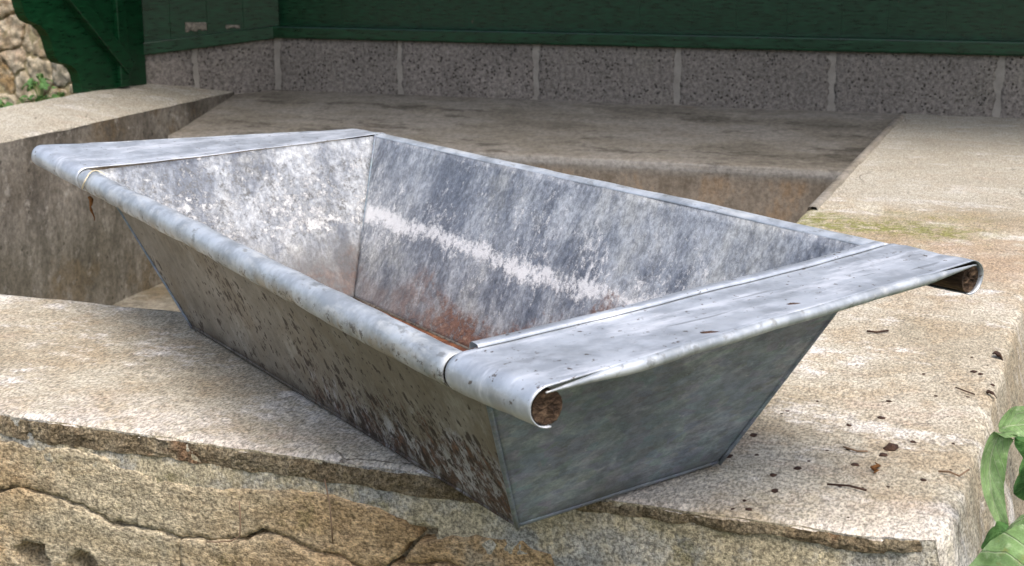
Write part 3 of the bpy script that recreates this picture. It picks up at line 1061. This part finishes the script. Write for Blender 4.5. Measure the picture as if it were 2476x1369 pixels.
# left post with its scalloped bracket and brace
post = spart('post', box_mesh('post', -3.085, -3.0, 4.125, 4.245, 0.03, 1.5, 0.004), M['green'])
prof = [(3.867, 0.04), (3.864, 0.075), (3.855, 0.104), (3.842, 0.124), (3.822, 0.136), (3.79, 0.144), (3.765, 0.15), (3.749, 0.165), (3.738, 0.19), (3.731, 0.215), (3.722, 0.238), (3.708, 0.254), (3.684, 0.272), (3.655, 0.28), (3.632, 0.29),
        (3.618, 0.305), (3.608, 0.33), (3.60, 0.36), (3.588, 0.40), (3.566, 0.425), (3.53, 0.44), (3.51, 0.46), (3.50, 0.5), (3.485, 0.56), (3.45, 0.6), (3.44, 0.66), (4.124, 0.66), (4.124, 0.04)]
bm = bmesh.new()
fr = [bm.verts.new((-2.992, y, z)) for (y, z) in prof]
bm.faces.new(fr)
ext = bmesh.ops.extrude_face_region(bm, geom=bm.faces[:])
for v in [e for e in ext['geom'] if isinstance(e, bmesh.types.BMVert)]:
    v.co.x -= 0.036
bmesh.ops.recalc_face_normals(bm, faces=bm.faces[:])
me = bpy.data.meshes.new('bracket')
bm.to_mesh(me)
bm.free()
br = spart('bracket', me, M['green'])
br['label'] = 'scalloped green bracket board beside the left post'
spart('brace', beam_mesh('brace', (-2.978, 3.70, 0.475), (-2.978, 4.115, 0.105), 0.03, 0.055, 0.003), M['green'])
spart('edge_moulding', beam_mesh('edge_moulding', (-2.982, 4.085, 0.045), (-2.982, 4.085, 0.66), 0.02, 0.05, 0.003, up=Vector((0, 1, 0))), M['green'])
# far right post, roof
spart('post', box_mesh('post', 1.38, 1.47, 4.4, 4.5, -0.62, 1.5, 0.004), M['green'])
me = box_mesh('roof', -3.5, 1.7, 3.42, 5.3, 1.5, 1.54, 0.004)
rf = spart('roof', me, M['roof'])
for x in (-3.05, -2.3, -1.5, -0.7, 0.1, 0.9, 1.42):
    me = box_mesh('rafter', x - 0.03, x + 0.03, 3.45, 4.9, 1.41, 1.499, 0.003)
    me.transform(Matrix.Translation(-sh.location))
    link('rafter', me, rf, M['green'])
spart('fascia', box_mesh('fascia', -3.5, 1.7, 3.40, 3.418, 1.38, 1.55, 0.003), M['green'])

# two scraps of paper stuck to the side boards
SN = Vector((0.707, -0.707, 0))


def scrap(a, b, z0, z1, label, seed):
    rr = random.Random(seed)
    top = [(a + (b - a) * t, z1 + rr.uniform(-.003, .003)) for t in (1, .75, .5, .25, 0)]
    bot = [(a + (b - a) * t, z0 + rr.uniform(-.001, .008)) for t in (0, .12, .25, .4, .5, .62, .8, .9, 1)]
    me = piece('paper_scrap', bot + top, CN + SN * 0.009, -SD * -1, (0, 0, 1), 0.001, 0.006, 0.0006, 60, 0.0005, seed)
    return tag(link('paper_scrap', me, None, M['paper'], True), label, 'paper')


scrap(-0.345, -0.268, 0.218, 0.252, 'larger torn pale paper scrap on the dark green side boards, nearer the post', 3)
scrap(-0.2, -0.147, 0.224, 0.238, 'small faded paper scrap on the dark green side boards, nearer the corner', 5)

# ------------------------------------------------------------------ rubble wall beyond
rw = thing('rubble_wall', 'sunlit fieldstone rubble wall in earth mortar beyond the green post', 'wall', (-4.6, 5.62, -0.35))


def clip(poly, a, b):
    """keep the part of poly nearer to a than to b"""
    m = (a + b) / 2
    d = b - a
    o = []
    for i in range(len(poly)):
        p, q = poly[i], poly[(i + 1) % len(poly)]
        sp, sq = (p - m).dot(d), (q - m).dot(d)
        if sp <= 0:
            o.append(p)
        if sp * sq < 0:
            o.append(p.lerp(q, sp / (sp - sq)))
    return o


rr = random.Random(21)
seeds = [Vector((-4.58, 0.065))]
tries = 0
while len(seeds) < 105 and tries < 8000:
    tries += 1
    q = Vector((rr.uniform(-5.9, -3.7), rr.uniform(-0.42, 0.95)))
    near = 0.085 + 0.035 * noise.noise(Vector((q.x * 3, q.y * 3, 1)))
    if all(math.hypot((q - s_).x * 0.85, (q - s_).y * 1.15) > (0.13 if s_ == seeds[0] else near) for s_ in seeds):
        seeds.append(q)
for k, s_ in enumerate(seeds):
    poly = [Vector((s_.x + dx, s_.y + dy)) for dx, dy in ((-.2, -.16), (.2, -.16), (.2, .16), (-.2, .16))]
    for t_ in seeds:
        if t_ is not s_ and (t_ - s_).length < 0.5:
            poly = clip(poly, s_, t_)
            if len(poly) < 3:
                break
    if len(poly) < 3:
        continue
    pl = inset([tuple(p) for p in poly], 0.006)
    pl = [tuple(Vector(p)) for p in resample(pl, 0.05)]
    me = piece('stone', pl, Vector((0, 5.62 - rr.uniform(0, 0.025), 0)), (1, 0, 0), (0, 0, 1), 0.05, 0.012, 0.016, 22, 0.004, 50 + k, dome=0.0, wob=0.016)
    me.transform(Matrix.Translation(-rw.location))
    link('stone', me, rw, M['rubble'], True)
rows = [[(x + 4.6, 0.004 + 0.014 * fbm((x, 0, z), 9, 4), z + 0.35) for x in frange(-6.0, -3.6, 0.03)] for z in frange(-0.5, 1.0, 0.03)]
link('mortar', grid_mesh('mortar', rows), rw, M['earthmortar'], True)


# ------------------------------------------------------------------ leaves
def leaf_mesh(name, length, width, curl=0.25, fold=0.15, wave=0.01, seed=0, nu=13, nv=8, thick=0.0):
    rows = []
    for i in range(nu + 1):
        t = i / nu
        wd = width * math.sin(math.pi * min(1, t ** 0.8 * 0.98 + 0.015)) ** 0.75
        ang = curl * t
        cx = length * (math.sin(ang) / curl if abs(curl) > 1e-3 else t)
        cz = -length * ((1 - math.cos(ang)) / curl if abs(curl) > 1e-3 else 0)
        r = []
        for j in range(-nv // 2, nv // 2 + 1):
            s_ = j / (nv / 2)
            vein = -0.03 * width * abs(math.sin(t * 22 + abs(s_) * 4)) * (1 - abs(s_) * .4)
            r.append((cx, wd * 0.5 * s_, cz + abs(s_) * wd * fold + wave * noise.noise(Vector((t * 4 + seed, s_ * 2, seed))) + vein - (0.02 * width if j == 0 else 0)))
        rows.append(r)
    return grid_mesh(name, rows)


def put_leaf(name, parent, me, loc, rot, mat, scale=1.0):
    o = bpy.data.objects.new(name, me)
    COL.objects.link(o)
    if parent is not None:
        o.parent = parent
    o.location = loc
    o.rotation_euler = rot
    o.scale = (scale, scale, scale)
    if not me.materials:
        me.materials.append(mat)
        me.shade_smooth()
    return o


# low weeds at the foot of the rubble wall
wl = [leaf_mesh('leaf', 0.05, 0.034, 0.9, 0.12, 0.006, k) for k in range(4)]
for k, (x, y, z, n_, lab) in enumerate(((-4.72, 5.42, -0.26, 16, 'leafy green weed at the left edge of the picture, before the rubble wall'),
                                        (-4.62, 5.44, -0.25, 14, 'low green weed between the left edge and the largest clump by the rubble wall'),
                                        (-4.47, 5.47, -0.2, 26, 'largest clump of green weed at the foot of the rubble wall'),
                                        (-4.36, 5.46, -0.22, 9, 'small weed right beside the green bracket, before the rubble wall'))):
    t = thing('weed', lab, 'plant', (x, y, z), 0, 'weeds along the rubble wall')
    rr = random.Random(k)
    for i in range(n_):
        a = rr.uniform(0, 6.28)
        r_ = rr.uniform(0.01, 0.075)
        h_ = rr.uniform(0.01, 0.13) if n_ > 20 else rr.uniform(0.0, 0.08)
        put_leaf('leaf', t, wl[i % 4], (math.cos(a) * r_, math.sin(a) * r_, h_), (rr.uniform(-.5, .5), rr.uniform(-.4, .5), a), M['leaf_dark'], rr.uniform(0.6, 1.15))
        sp = tube_mesh('stem', [(0, 0, -0.06), (math.cos(a) * r_ * .5, math.sin(a) * r_ * .5, h_ * .6 - .02), (math.cos(a) * r_, math.sin(a) * r_, h_)], 0.0015, 4)
        link('stem', sp, t, M['stem'])
st = tube_mesh('dry_stalk', [(-4.735, 5.3, -0.33), (-4.742, 5.3, -0.2), (-4.75, 5.3, -0.05), (-4.77, 5.31, 0.12)], [0.004, 0.004, 0.003, 0.002], 6)
tag(link('dry_stalk', st, None, M['straw'], True), 'thin pale dry stalk standing before the rubble wall', 'stalk')

# broad-leaved plant by the right outer face
pl = thing('broad_leaved_plant', 'broad pale green leaves growing up beside the right corner of the concrete rim', 'plant', (0.06, 1.2, -0.6))


def pleaf(path, width, side, mat, cup=0.18, seed=0.0, tip=0.85):
    """a leaf along a path; side is the direction of its blade"""
    P = [Vector(p) - pl.location for p in path]
    side = Vector(side).normalized()
    nu, nv = 30, 14
    rows = []
    for i in range(nu + 1):
        t = i / nu
        f = t * (len(P) - 1)
        k = min(int(f), len(P) - 2)
        u_ = f - k
        p0, p1, p2, p3 = P[max(k - 1, 0)], P[k], P[k + 1], P[min(k + 2, len(P) - 1)]
        c = 0.5 * ((2 * p1) + (p2 - p0) * u_ + (2 * p0 - 5 * p1 + 4 * p2 - p3) * u_ ** 2 + (3 * p1 - p0 - 3 * p2 + p3) * u_ ** 3)
        tg = (P[k + 1] - P[k]).normalized()
        sd = (side - tg * side.dot(tg)).normalized()
        nm = tg.cross(sd)
        wd = width * math.sin(math.pi * min(1, (0.03 + 0.97 * t) ** tip)) ** 0.7
        row = []
        for j in range(nv + 1):
            q = j / nv * 2 - 1
            vein = 0.05 * width * abs(math.sin(13 * t - 3.5 * abs(q))) ** 0.5 * (1 - abs(q) ** 4)
            mid = -0.05 * width * max(0, 1 - abs(q) * 6)
            ruf = 0.06 * width * noise.noise(Vector((t * 5 + seed, q * 1.5, seed))) * (0.4 + abs(q))
            row.append(c + sd * (wd * 0.5 * q) + nm * (cup * wd * q * q + vein + mid + ruf))
        rows.append(row)
    me = grid_mesh('leaf', rows)
    at = me.attributes.new('blade', 'FLOAT_COLOR', 'POINT')
    for i in range(nu + 1):
        for j in range(nv + 1):
            at.data[i * (nv + 1) + j].color = (i / nu, abs(j / nv * 2 - 1), 0, 1)
    return link('leaf', me, pl, M[mat], True)


pleaf([(0.075, 1.075, 0.03), (0.04, 1.078, 0.036), (0.0, 1.08, 0.025), (-0.036, 1.085, -0.004)], 0.085, (0.1, 0.45, 0.9), 'leaf', 0.08, 1, 0.7)
pleaf([(0.002, 1.252, 0.088), (-0.012, 1.25, 0.086), (-0.0185, 1.246, 0.068), (-0.0175, 1.244, 0.04), (-0.010, 1.243, 0.016), (0.0, 1.243, -0.006)], 0.024, (1, 0.5, 0), 'leaf', 0.3, 2, 0.8)
pleaf([(-0.014, 1.262, 0.086), (0.004, 1.26, 0.093), (0.03, 1.258, 0.088), (0.06, 1.25, 0.06)], 0.034, (0.1, 0.75, 0.6), 'leaf', 0.2, 3, 0.9)
pleaf([(0.006, 1.225, 0.002), (-0.008, 1.222, 0.004), (-0.02, 1.22, -0.012)], 0.022, (0, 0.5, 0.85), 'leaf_dark', 0.4, 4)
pleaf([(0.04, 1.21, 0.03), (0.015, 1.20, 0.032), (-0.002, 1.2, 0.012), (-0.006, 1.2, -0.012)], 0.035, (0.3, 0.8, 0.5), 'leaf', 0.15, 5)
pleaf([(0.05, 1.33, 0.05), (0.02, 1.33, 0.052), (0.0, 1.32, 0.06)], 0.03, (0, 0.5, 0.8), 'leaf_dark', 0.3, 6)
pleaf([(0.06, 1.36, 0.0), (0.03, 1.36, 0.012), (0.003, 1.36, -0.01)], 0.05, (0, 0.5, 0.8), 'leaf_dark', 0.2, 7)
pleaf([(0.03, 1.42, 0.14), (0.012, 1.42, 0.12), (0.004, 1.42, 0.085)], 0.02, (0.6, 0.5, 0.3), 'leaf_purple', 0.3, 8)
pleaf([(0.08, 1.5, -0.02), (0.04, 1.5, -0.005), (0.008, 1.5, -0.04)], 0.06, (0, 0.5, 0.8), 'leaf_dark', 0.2, 9)
pleaf([(0.09, 1.65, 0.0), (0.05, 1.64, 0.0), (0.014, 1.62, -0.05)], 0.06, (0, 0.5, 0.8), 'leaf_dark', 0.2, 10)
pleaf([(0.09, 1.26, -0.02), (0.05, 1.28, 0.0), (0.012, 1.28, -0.03)], 0.06, (0, 0.5, 0.8), 'leaf_dark', 0.2, 11)
pleaf([(0.12, 1.12, 0.05), (0.09, 1.0, 0.08), (0.05, 0.92, 0.04)], 0.06, (0.7, 0.3, 0.5), 'leaf', 0.2, 12)
for a, b in (((0.075, 1.075, 0.03), 0.5), ((0.06, 1.25, 0.06), 0.4), ((0.06, 1.36, 0.0), 0.6), ((0.09, 1.26, -0.02), 0.3), ((0.04, 1.21, 0.03), 0.2), ((0.08, 1.5, -0.02), 0.1), ((0.09, 1.65, 0.0), 0.7)):
    a = Vector(a) - pl.location
    link('stem', tube_mesh('stem', [(0.01 * b, 0.02 * b, 0), a * 0.5 + Vector((0.02, 0, 0.03)), a], [0.004, 0.003, 0.002], 6), pl, M['stem'], True)

# ------------------------------------------------------------------ the galvanised trough
TH = R(-37.0)
tr = thing('metal_trough', 'long galvanised sheet metal trough with flared sides and rolled handles on the concrete rim', 'trough', (-0.668, 1.44, 0.004), TH)
bA, bB, bC, bD = Vector((.4236, -.1258, 0)), Vector((.3961, .1275, 0)), Vector((-.3804, -.1346, 0)), Vector((-.4078, .1187, 0))
tNR, tFR, tNL, tFL = Vector((.519, -.2225, .1915)), Vector((.504, .2265, .2250)), Vector((-.526, -.209, .1965)), Vector((-.525, .219, .2190))
RT = 0.0147


def sheet(name, p00, p10, p01, p11, mat, nu, nv, amp=0.002, seed=0.0, outm=None, bulge=0.0, out=None):
    """bilinear sheet p00-p10 at the bottom, p01-p11 at the top; a 1.4 mm wall with two faces"""
    rows = []
    nn = (p10 - p00).cross(p01 - p00).normalized()
    for j in range(nv + 1):
        t = j / nv
        r = []
        for i in range(nu + 1):
            s_ = i / nu
            p = p00.lerp(p10, s_).lerp(p01.lerp(p11, s_), t)
            e = min(1, 4 * min(s_, 1 - s_)) * min(1, 4 * min(t, 1 - t) + 0.15)
            h = amp * fbm(p, 7, 4, seed) * e + bulge * math.sin(math.pi * s_) * math.sin(math.pi * t)
            r.append(p + nn * h)
        rows.append(r)
    o = link(name, grid_mesh(name, rows), tr, None, True)
    for m_ in (mat, outm or mat):
        o.data.materials.append(m_)
    md = o.modifiers.new('thickness', 'SOLIDIFY')
    md.thickness = 0.0014
    md.offset = -1
    md.material_offset = 1
    md.material_offset_rim = 1
    return o


near = sheet('side_panel', bC, bA, tNL, tNR, M['zinc_outer'], 110, 26, 0.003, 1.0, M['zinc_side_in'], -0.004)
near['label'] = 'front long side, mud spattered and rusty at its foot'
far = sheet('side_panel', bB, bD, tFR, tFL, M['zinc_outer'], 110, 26, 0.003, 2.0, M['zinc_side_in'], -0.003)
far['label'] = 'back long side, its inner face banded with white bloom'
ri = sheet('end_panel', bA, bB, tNR + Vector((0.002, 0.0, 0.005)), tFR + Vector((0.002, 0.0, 0.001)), M['zinc_end'], 50, 26, 0.003, 3.0, M['zinc_end_in'], 0.0)
le = sheet('end_panel', bD, bC, tFL + Vector((-0.002, 0.0, 0.001)), tNL + Vector((-0.002, 0.0, 0.005)), M['zinc_end'], 50, 26, 0.003, 4.0, M['zinc_end_in'], 0.0)
fl = sheet('floor_panel', bC + Vector((0, 0, .003)), bA + Vector((0, 0, .003)), bD + Vector((0, 0, .003)), bB + Vector((0, 0, .003)), M['zinc_floor'], 80, 26, 0.002, 5.0)
# the floor is folded up against the walls: a hem along each bottom edge
for a, b, hm_ in ((bC, bA, 'zinc_outer'), (bA, bB, 'zinc_end'), (bB, bD, 'zinc_outer'), (bD, bC, 'zinc_end')):
    link('bottom_hem', tube_mesh('bottom_hem', [a.lerp(b, t / 14) + Vector((0, 0, 0.0025)) + Vector((0, 0, 0.001)) * noise.noise(Vector((t, 3, 1))) for t in range(15)], 0.0026, 6), tr, M[hm_], True)


def roll(name, ends, outd, r, mat, a0=24, a1=318, nu=90, seed=0.0, dent=0.0013):
    """sheet rolled outwards and under round a rod; a slight gap stays open below"""
    p0, p1 = ends
    rows = []
    up = Vector((0, 0, 1))
    inw = -outd
    for i in range(nu + 1):
        t = i / nu
        c = p0.lerp(p1, t)
        c = c + Vector((0, 0, 1)) * 0.0012 * fbm(c, 3.0, 2, seed) * min(1, 5 * t, 5 * (1 - t))
        row = []
        for k in range(27):
            a = R(a0 + (a1 - a0) * k / 26)
            kink = 0.003 * math.exp(-((t - 0.13) / 0.012) ** 2) * max(0, math.sin(a)) if seed == 1.0 else 0
            rr_ = r * (1 - 0.10 * max(0, (k - 20) / 6)) + dent * fbm(c + Vector((0, math.cos(a) * .02, math.sin(a) * .02)), 22, 3, seed) - kink
            row.append(c + inw * (math.cos(a) * rr_) + up * (math.sin(a) * rr_))
        rows.append(row)
    o = link(name, grid_mesh(name, rows), tr, mat, True)
    md = o.modifiers.new('thickness', 'SOLIDIFY')
    md.thickness = 0.0013
    md.offset = -1
    return o


NOUT, FOUT = Vector((0, -1, 0)), Vector((0, 1, 0))
DZ = Vector((0, 0, -0.47 * RT))
nc0, nc1 = tNL + NOUT * RT * 0.88 + DZ, tNR + NOUT * RT * 0.88 + DZ
DF = FOUT * RT * 0.64 + Vector((0, 0, -0.77 * RT))
fc0, fc1 = tFL + DF, tFR + DF
nr = roll('rolled_rim', (nc0 - Vector((0.004, 0, 0)), nc1 - Vector((0.007, 0, 0))), NOUT, RT, M['zinc_rim'], seed=1.0)
frm = roll('rolled_rim', (fc0 - Vector((0.004, 0, 0)), fc1 - Vector((0.004, 0, 0))), FOUT, RT, M['zinc_rim'], a0=46, seed=2.0, dent=0.0007)


# handle ends of the tubes (where the flange sheet wraps the rods)
hNR, hFR = Vector((.634, -.2345, .190)), Vector((.592, .2455, .2135))
hNL, hFL = Vector((-.672, -.2455, .2075)), Vector((-.628, .2300, .2045))


def flange(s, n_in, f_in, n_out, f_out, seed):
    """end flange: wraps the near rod, runs across as a shelf, wraps the far rod"""
    rows = []
    nu = 26
    r = RT + 0.0012
    for i in range(nu + 1):
        t = i / nu
        cn, cf = n_in.lerp(n_out, t), f_in.lerp(f_out, t)
        row = []
        lip = 278
        for k in range(17):                             # near scroll, from below round the outside to the top
            a = R(lip - (lip - 90) * k / 16)
            d = 0.0010 * fbm((cn.x, math.cos(a) * .02, math.sin(a) * .02), 25, 3, seed)
            row.append(cn + Vector((0, math.cos(a), math.sin(a))) * (r + d))
        pn, pf = row[-1], cf + Vector((0, 0, r))
        for k in range(1, 40):
            q = k / 40
            p = pn.lerp(pf, q)
            e = min(1, 7 * min(q, 1 - q))
            dip = (0.0022 - 0.001 * t) * math.sin(math.pi * min(1, max(0, q))) ** 0.35 * e
            p = p + Vector((0, 0, -dip + 0.0009 * fbm(p, 13, 3, seed) * e))
            p.x -= s * 0.004 * math.sin(math.pi * q) * t
            row.append(p)
        for k in range(17):
            a = R(90 - (90 - (180 - lip)) * k / 16)
            d = 0.0010 * fbm((cf.x, math.cos(a) * .02, math.sin(a) * .02), 25, 3, seed)
            row.append(cf + Vector((0, math.cos(a), math.sin(a))) * (r + d))
        rows.append(row)
    hem = [rows[-1][k] + Vector((s * 0.001, 0, -0.0042)) for k in range(15, 58)]
    if s < 0:
        rows.reverse()
    o = link('end_flange', grid_mesh('end_flange', list(reversed(rows))), tr, M['zinc'], True)
    md = o.modifiers.new('thickness', 'SOLIDIFY')
    md.thickness = 0.0009
    md.offset = -1
    rad = [0.0007 + 0.0044 * min(1, max(0, 7 * min(k - 1, 41 - k) / 42)) for k in range(43)]
    hm = tube_mesh('outer_hem', hem, rad, 8)
    link('outer_hem', hm, o, M['zinc_rim'], True)
    # folded seam along the mouth of the trough
    r0 = rows[0] if s > 0 else rows[-1]
    ln = [r0[k] for k in range(17, 56)]
    vr = []
    for p in ln:
        vr.append([p + Vector((-s * 0.011, 0, -0.003)), p + Vector((-s * 0.0105, 0, 0.0015)), p + Vector((-s * 0.008, 0, 0.0032)), p + Vector((-s * 0.001, 0, 0.0032)), p + Vector((s * 0.0022, 0, 0.0024)), p + Vector((s * 0.0022, 0, 0.0007))])
    if s < 0:
        vr.reverse()
    if s > 0:
        link('folded_seam', grid_mesh('folded_seam', vr), o, M['zinc'], True)
    return o


fR = flange(1, nc1 + Vector((0.0, 0, 0.001)), fc1 + Vector((0.0, 0, 0.001)), hNR, hFR, 3.0)
fR['label'] = 'right end flange, smooth blue grey zinc'
fL = flange(-1, nc0 - Vector((0.0, 0, -0.001)), fc0 - Vector((0.0, 0, -0.001)), hNL, hFL, 6.0)
fL['label'] = 'left end flange, bright zinc'


def rod(p0, q0, q1, p1, seed):
    n_ = 30
    rr_ = random.Random(seed)
    pts = [p0.lerp(q0, k / 8) for k in range(8)] + [q0.lerp(q1, k / n_) for k in range(n_)] + [q1.lerp(p1, k / 8) for k in range(9)]
    pts = [pts[0] + (pts[0] - pts[1]) * 0.001] + pts
    me = tube_mesh('wooden_rod', pts, [0.0128 if (i < 6 or i > len(pts) - 7) else 0.0102 for i in range(len(pts))], 18, False, 0.03)
    bm = bmesh.new()
    bm.from_mesh(me)
    bm.verts.ensure_lookup_table()
    allv = list(bm.verts)
    for base, c, sg in ((0, pts[0], -1), ((len(pts) - 1) * 18, pts[-1], 1)):
        ring = [allv[base + k] for k in range(18)]
        inner = []
        ax = (p1 - p0).normalized() * sg
        for lev, fr_ in ((1, .72), (2, .4)):
            inner.append([bm.verts.new(c + (v.co - c) * fr_ + ax * rr_.uniform(-.0016, .001)) for v in ring])
        cv = bm.verts.new(c + ax * -0.001)
        prev_ = ring
        for cur_ in inner:
            for k in range(18):
                f_ = (prev_[k], prev_[(k + 1) % 18], cur_[(k + 1) % 18], cur_[k])
                bm.faces.new(f_ if sg > 0 else tuple(reversed(f_)))
            prev_ = cur_
        for k in range(18):
            f_ = (prev_[k], prev_[(k + 1) % 18], cv)
            bm.faces.new(f_ if sg > 0 else tuple(reversed(f_)))
    bm.to_mesh(me)
    bm.free()
    return link('wooden_rod', me, tr, M['wood'], False)


rod(hNL + Vector((0.004, 0, 0)), nc0, nc1, hNR + Vector((-0.003, 0.001, -0.0012)), 4)
rod(hFL + Vector((0.004, 0, 0)), fc0, fc1, hFR + Vector((-0.003, 0.001, -0.0012)), 5)
# raised corner seams
for b_, t_, off in ((bA, tNR, Vector((.001, -.001, 0))), (bB, tFR, Vector((.001, .001, 0))), (bC, tNL, Vector((-.001, -.001, 0))), (bD, tFL, Vector((-.001, .001, 0)))):
    ps = [(b_ + off).lerp(t_ + off + Vector((0, 0, .004)), k / 16) + Vector((0.0006 * noise.noise(Vector((k, 1, 2))), 0.0006 * noise.noise(Vector((k, 5, 2))), 0)) for k in range(17)]
    link('corner_seam', tube_mesh('corner_seam', ps, 0.0024, 6), tr, M['zinc_end'], True)
# ------------------------------------------------------------------ small things lying about
TM = Matrix.Translation(tr.location) @ Matrix.Rotation(TH, 4, 'Z')


def T(x, y, z):
    return TM @ Vector((x, y, z))


zt = 0.2055
cpt = nc0.lerp(nc1, 0.028)
straw = []
for k in range(9):
    a = R(200 - 160 * k / 8)
    q = cpt + Vector((0.012 * math.sin(k * 0.7) + 0.002 * k, 0, 0)) + Vector((0, math.cos(a), math.sin(a))) * (RT + 0.003)
    straw.append(TM @ q)
tag(link('straw', tube_mesh('straw', straw, [0.001, .0012, .0012, .0011, .0011, .001, .0009, .0008, .0006], 6), None, M['straw'], True), 'pale straw bent over the rolled rim near its left end', 'straw')
hb = TM @ (cpt + Vector((-0.008, -0.006, -RT - 0.004)))
pts = [hb + Vector((0.002 * math.sin(k * 1.3), 0.001 * k, -0.005 * k)) for k in range(8)]
tag(link('dead_tendril', tube_mesh('dead_tendril', pts, [.002, .003, .0022, .0014, .002, .0012, .001, .0006], 6, True, 0.35), None, M['litter_red'], True), 'brown dead tendril hanging under the rolled rim near its left end', 'tendril')


def crumb_mesh(seed, s_, flat):
    bm = bmesh.new()
    bmesh.ops.create_icosphere(bm, subdivisions=2, radius=s_)
    for v in bm.verts:
        k = 1 + 0.6 * noise.noise(v.co / s_ * 1.3 + Vector((seed, seed * 2, 0)))
        v.co *= k
        v.co.z *= flat
    me = bpy.data.meshes.new('crumb')
    bm.to_mesh(me)
    bm.free()
    return me


cm = [crumb_mesh(k * 3.1, 0.0042, 0.55) for k in range(5)]
for me in cm:
    me.materials.append(M['litter'])
DEB = [(-0.054, 1.734), (-0.046, 1.727), (-0.055, 1.628), (-0.072, 1.548), (-0.138, 1.581), (-0.245, 1.493), (-0.215, 1.552), (-0.24, 1.503), (-0.124, 1.394), (-0.18, 1.39), (-0.245, 1.352), (-0.193, 1.355),
       (-0.272, 1.336), (-0.238, 1.203), (-0.224, 1.206), (-0.232, 1.227), (-0.154, 1.296), (-0.133, 1.298), (-0.136, 1.221), (-0.219, 1.3), (-0.147, 1.358), (-0.057, 1.38), (-0.1, 1.45), (-0.09, 1.62), (-0.17, 1.48),
       (-0.11, 1.31), (-0.08, 1.34), (-0.2, 1.33), (-0.26, 1.41), (-0.06, 1.80), (-0.04, 1.77), (-0.16, 1.40), (-0.21, 1.26), (-0.11, 1.7), (-0.06, 1.46), (-0.03, 1.69), (-0.14, 1.52)]
rr = random.Random(5)
for k, (x, y) in enumerate(DEB):
    o = bpy.data.objects.new('soil_crumb', cm[k % 5])
    COL.objects.link(o)
    s_ = rr.choice((0.3, 0.4, 0.5, 0.7, 0.85))
    o.location = (x, y, top_z(x, y) + 0.0008 * s_)
    o.scale = (s_ * rr.uniform(.9, 1.7), s_, s_ * 0.7)
    o.rotation_euler = (0, 0, rr.uniform(0, 6.28))
    tag(o, 'one of the small dark crumbs of soil and leaf scattered over the right rim', 'crumb', 'dark crumbs on the right rim')
o = link('soil_clod', crumb_mesh(77, 0.0075, 0.6), None, M['litter'])
o.location = (-0.119, 1.416, 0.002)
tag(o, 'dark soil clod with root hairs lying on the pale rim right of the trough', 'clod')
o = link('leaf_fragment', leaf_mesh('leaf_fragment', 0.018, 0.014, 1.2, 0.3, 0.003, 3, 8, 6), None, M['litter'], True)
o.location = (-0.036, 1.812, 0.004)
tag(o, 'dark curled leaf fragment near the outer edge of the right rim, farthest back', 'leaf')
o = link('leaf_fragment', leaf_mesh('leaf_fragment', 0.014, 0.008, 0.9, 0.3, 0.003, 5, 8, 6), None, M['litter'], True)
o.location = (-0.036, 1.646, 0.003)
tag(o, 'flat dark leaf fragment right at the outer edge of the right rim', 'leaf')
pts = [Vector((-0.127 + 0.004 * math.sin(k * 1.4), 1.335 + 0.0035 * k, 0.003 + 0.002 * (k % 2))) for k in range(8)]
tag(link('catkin', tube_mesh('catkin', pts, [.0006, .0011, .0016, .0012, .0017, .0019, .0012, .0006], 7, True, 0.3), None, M['litter_red'], True), 'curled rusty brown catkin on the rim right of the trough', 'catkin')


def twig(pts, r, label, mat='root'):
    tag(link('twig', tube_mesh('twig', pts, r, 5, True, 0.15), None, M[mat], True), label, 'twig')


twig([(-0.068, 1.362, .003), (-0.058, 1.362, .004), (-0.048, 1.356, .003), (-0.040, 1.372, .005)], 0.0011, 'forked brown twig near the outer edge of the rim by the pale leaves')
twig([(-0.198, 1.868, .004), (-0.185, 1.871, .003), (-0.172, 1.885, .003)], 0.0015, 'short dark twig on the rim below the far handle end', 'litter')
twig([(-0.165, 1.40, .003), (-0.15, 1.392, .003), (-0.14, 1.395, .003)], 0.0011, 'thin brown twig left of the dark soil clod', 'root')
twig([(-0.165, 1.288, .003), (-0.145, 1.292, .003), (-0.128, 1.286, .003)], 0.0011, 'thin dark twig on the rim near the front edge', 'litter')
twig([(-0.07, 1.652, .003), (-0.06, 1.640, .004), (-0.048, 1.632, .003)], 0.001, 'thin dark twig between leaf fragments on the right rim', 'litter')
# root hairs and stems hanging down the front face
twig([(-0.7468, YF - 0.013, -0.055), (-0.745, YF - 0.016, -0.075), (-0.746, YF - 0.017, -0.092), (-0.757, YF - 0.017, -0.099), (-0.775, YF - 0.016, -0.1035), (-0.79, YF - 0.012, -0.107)], 0.0008, 'thin pale root hooked from the long crack in the front stones')
twig([(-0.648, YF - 0.010, -0.018), (-0.641, YF - 0.014, -0.04), (-0.6385, YF - 0.016, -0.06), (-0.64, YF - 0.012, -0.085)], 0.0008, 'thin dry stem hanging down the orange stone of the front face')


def dent_mark(u, v, z, lng, label):  # dark flattened lump added on the sheet to stand in for a small dent
    me = crumb_mesh(u * 31, lng, 0.25)
    o = link('dent_mark', me, None, M['litter'])
    o.location = T(u, v, z)
    o.scale = (1.0, 0.28, 0.5)
    o.rotation_euler = (0, 0, TH + R(70))
    tag(o, label, 'dirt')


zf = lambda u, v: next((h[1].z for h in [fR.ray_cast(Vector((u, v, 1)), Vector((0, 0, -1)))] if h[0]), 0.2)
bpy.context.view_layer.update()
dent_mark(0.605, -0.067, zf(0.605, -0.067), 0.008, 'long dark mark standing in for a dent near the outer hem of the right flange')
dent_mark(0.588, 0.035, zf(0.588, 0.035), 0.006, 'short brown mark standing in for a dent on the right flange, farther from the near handle')
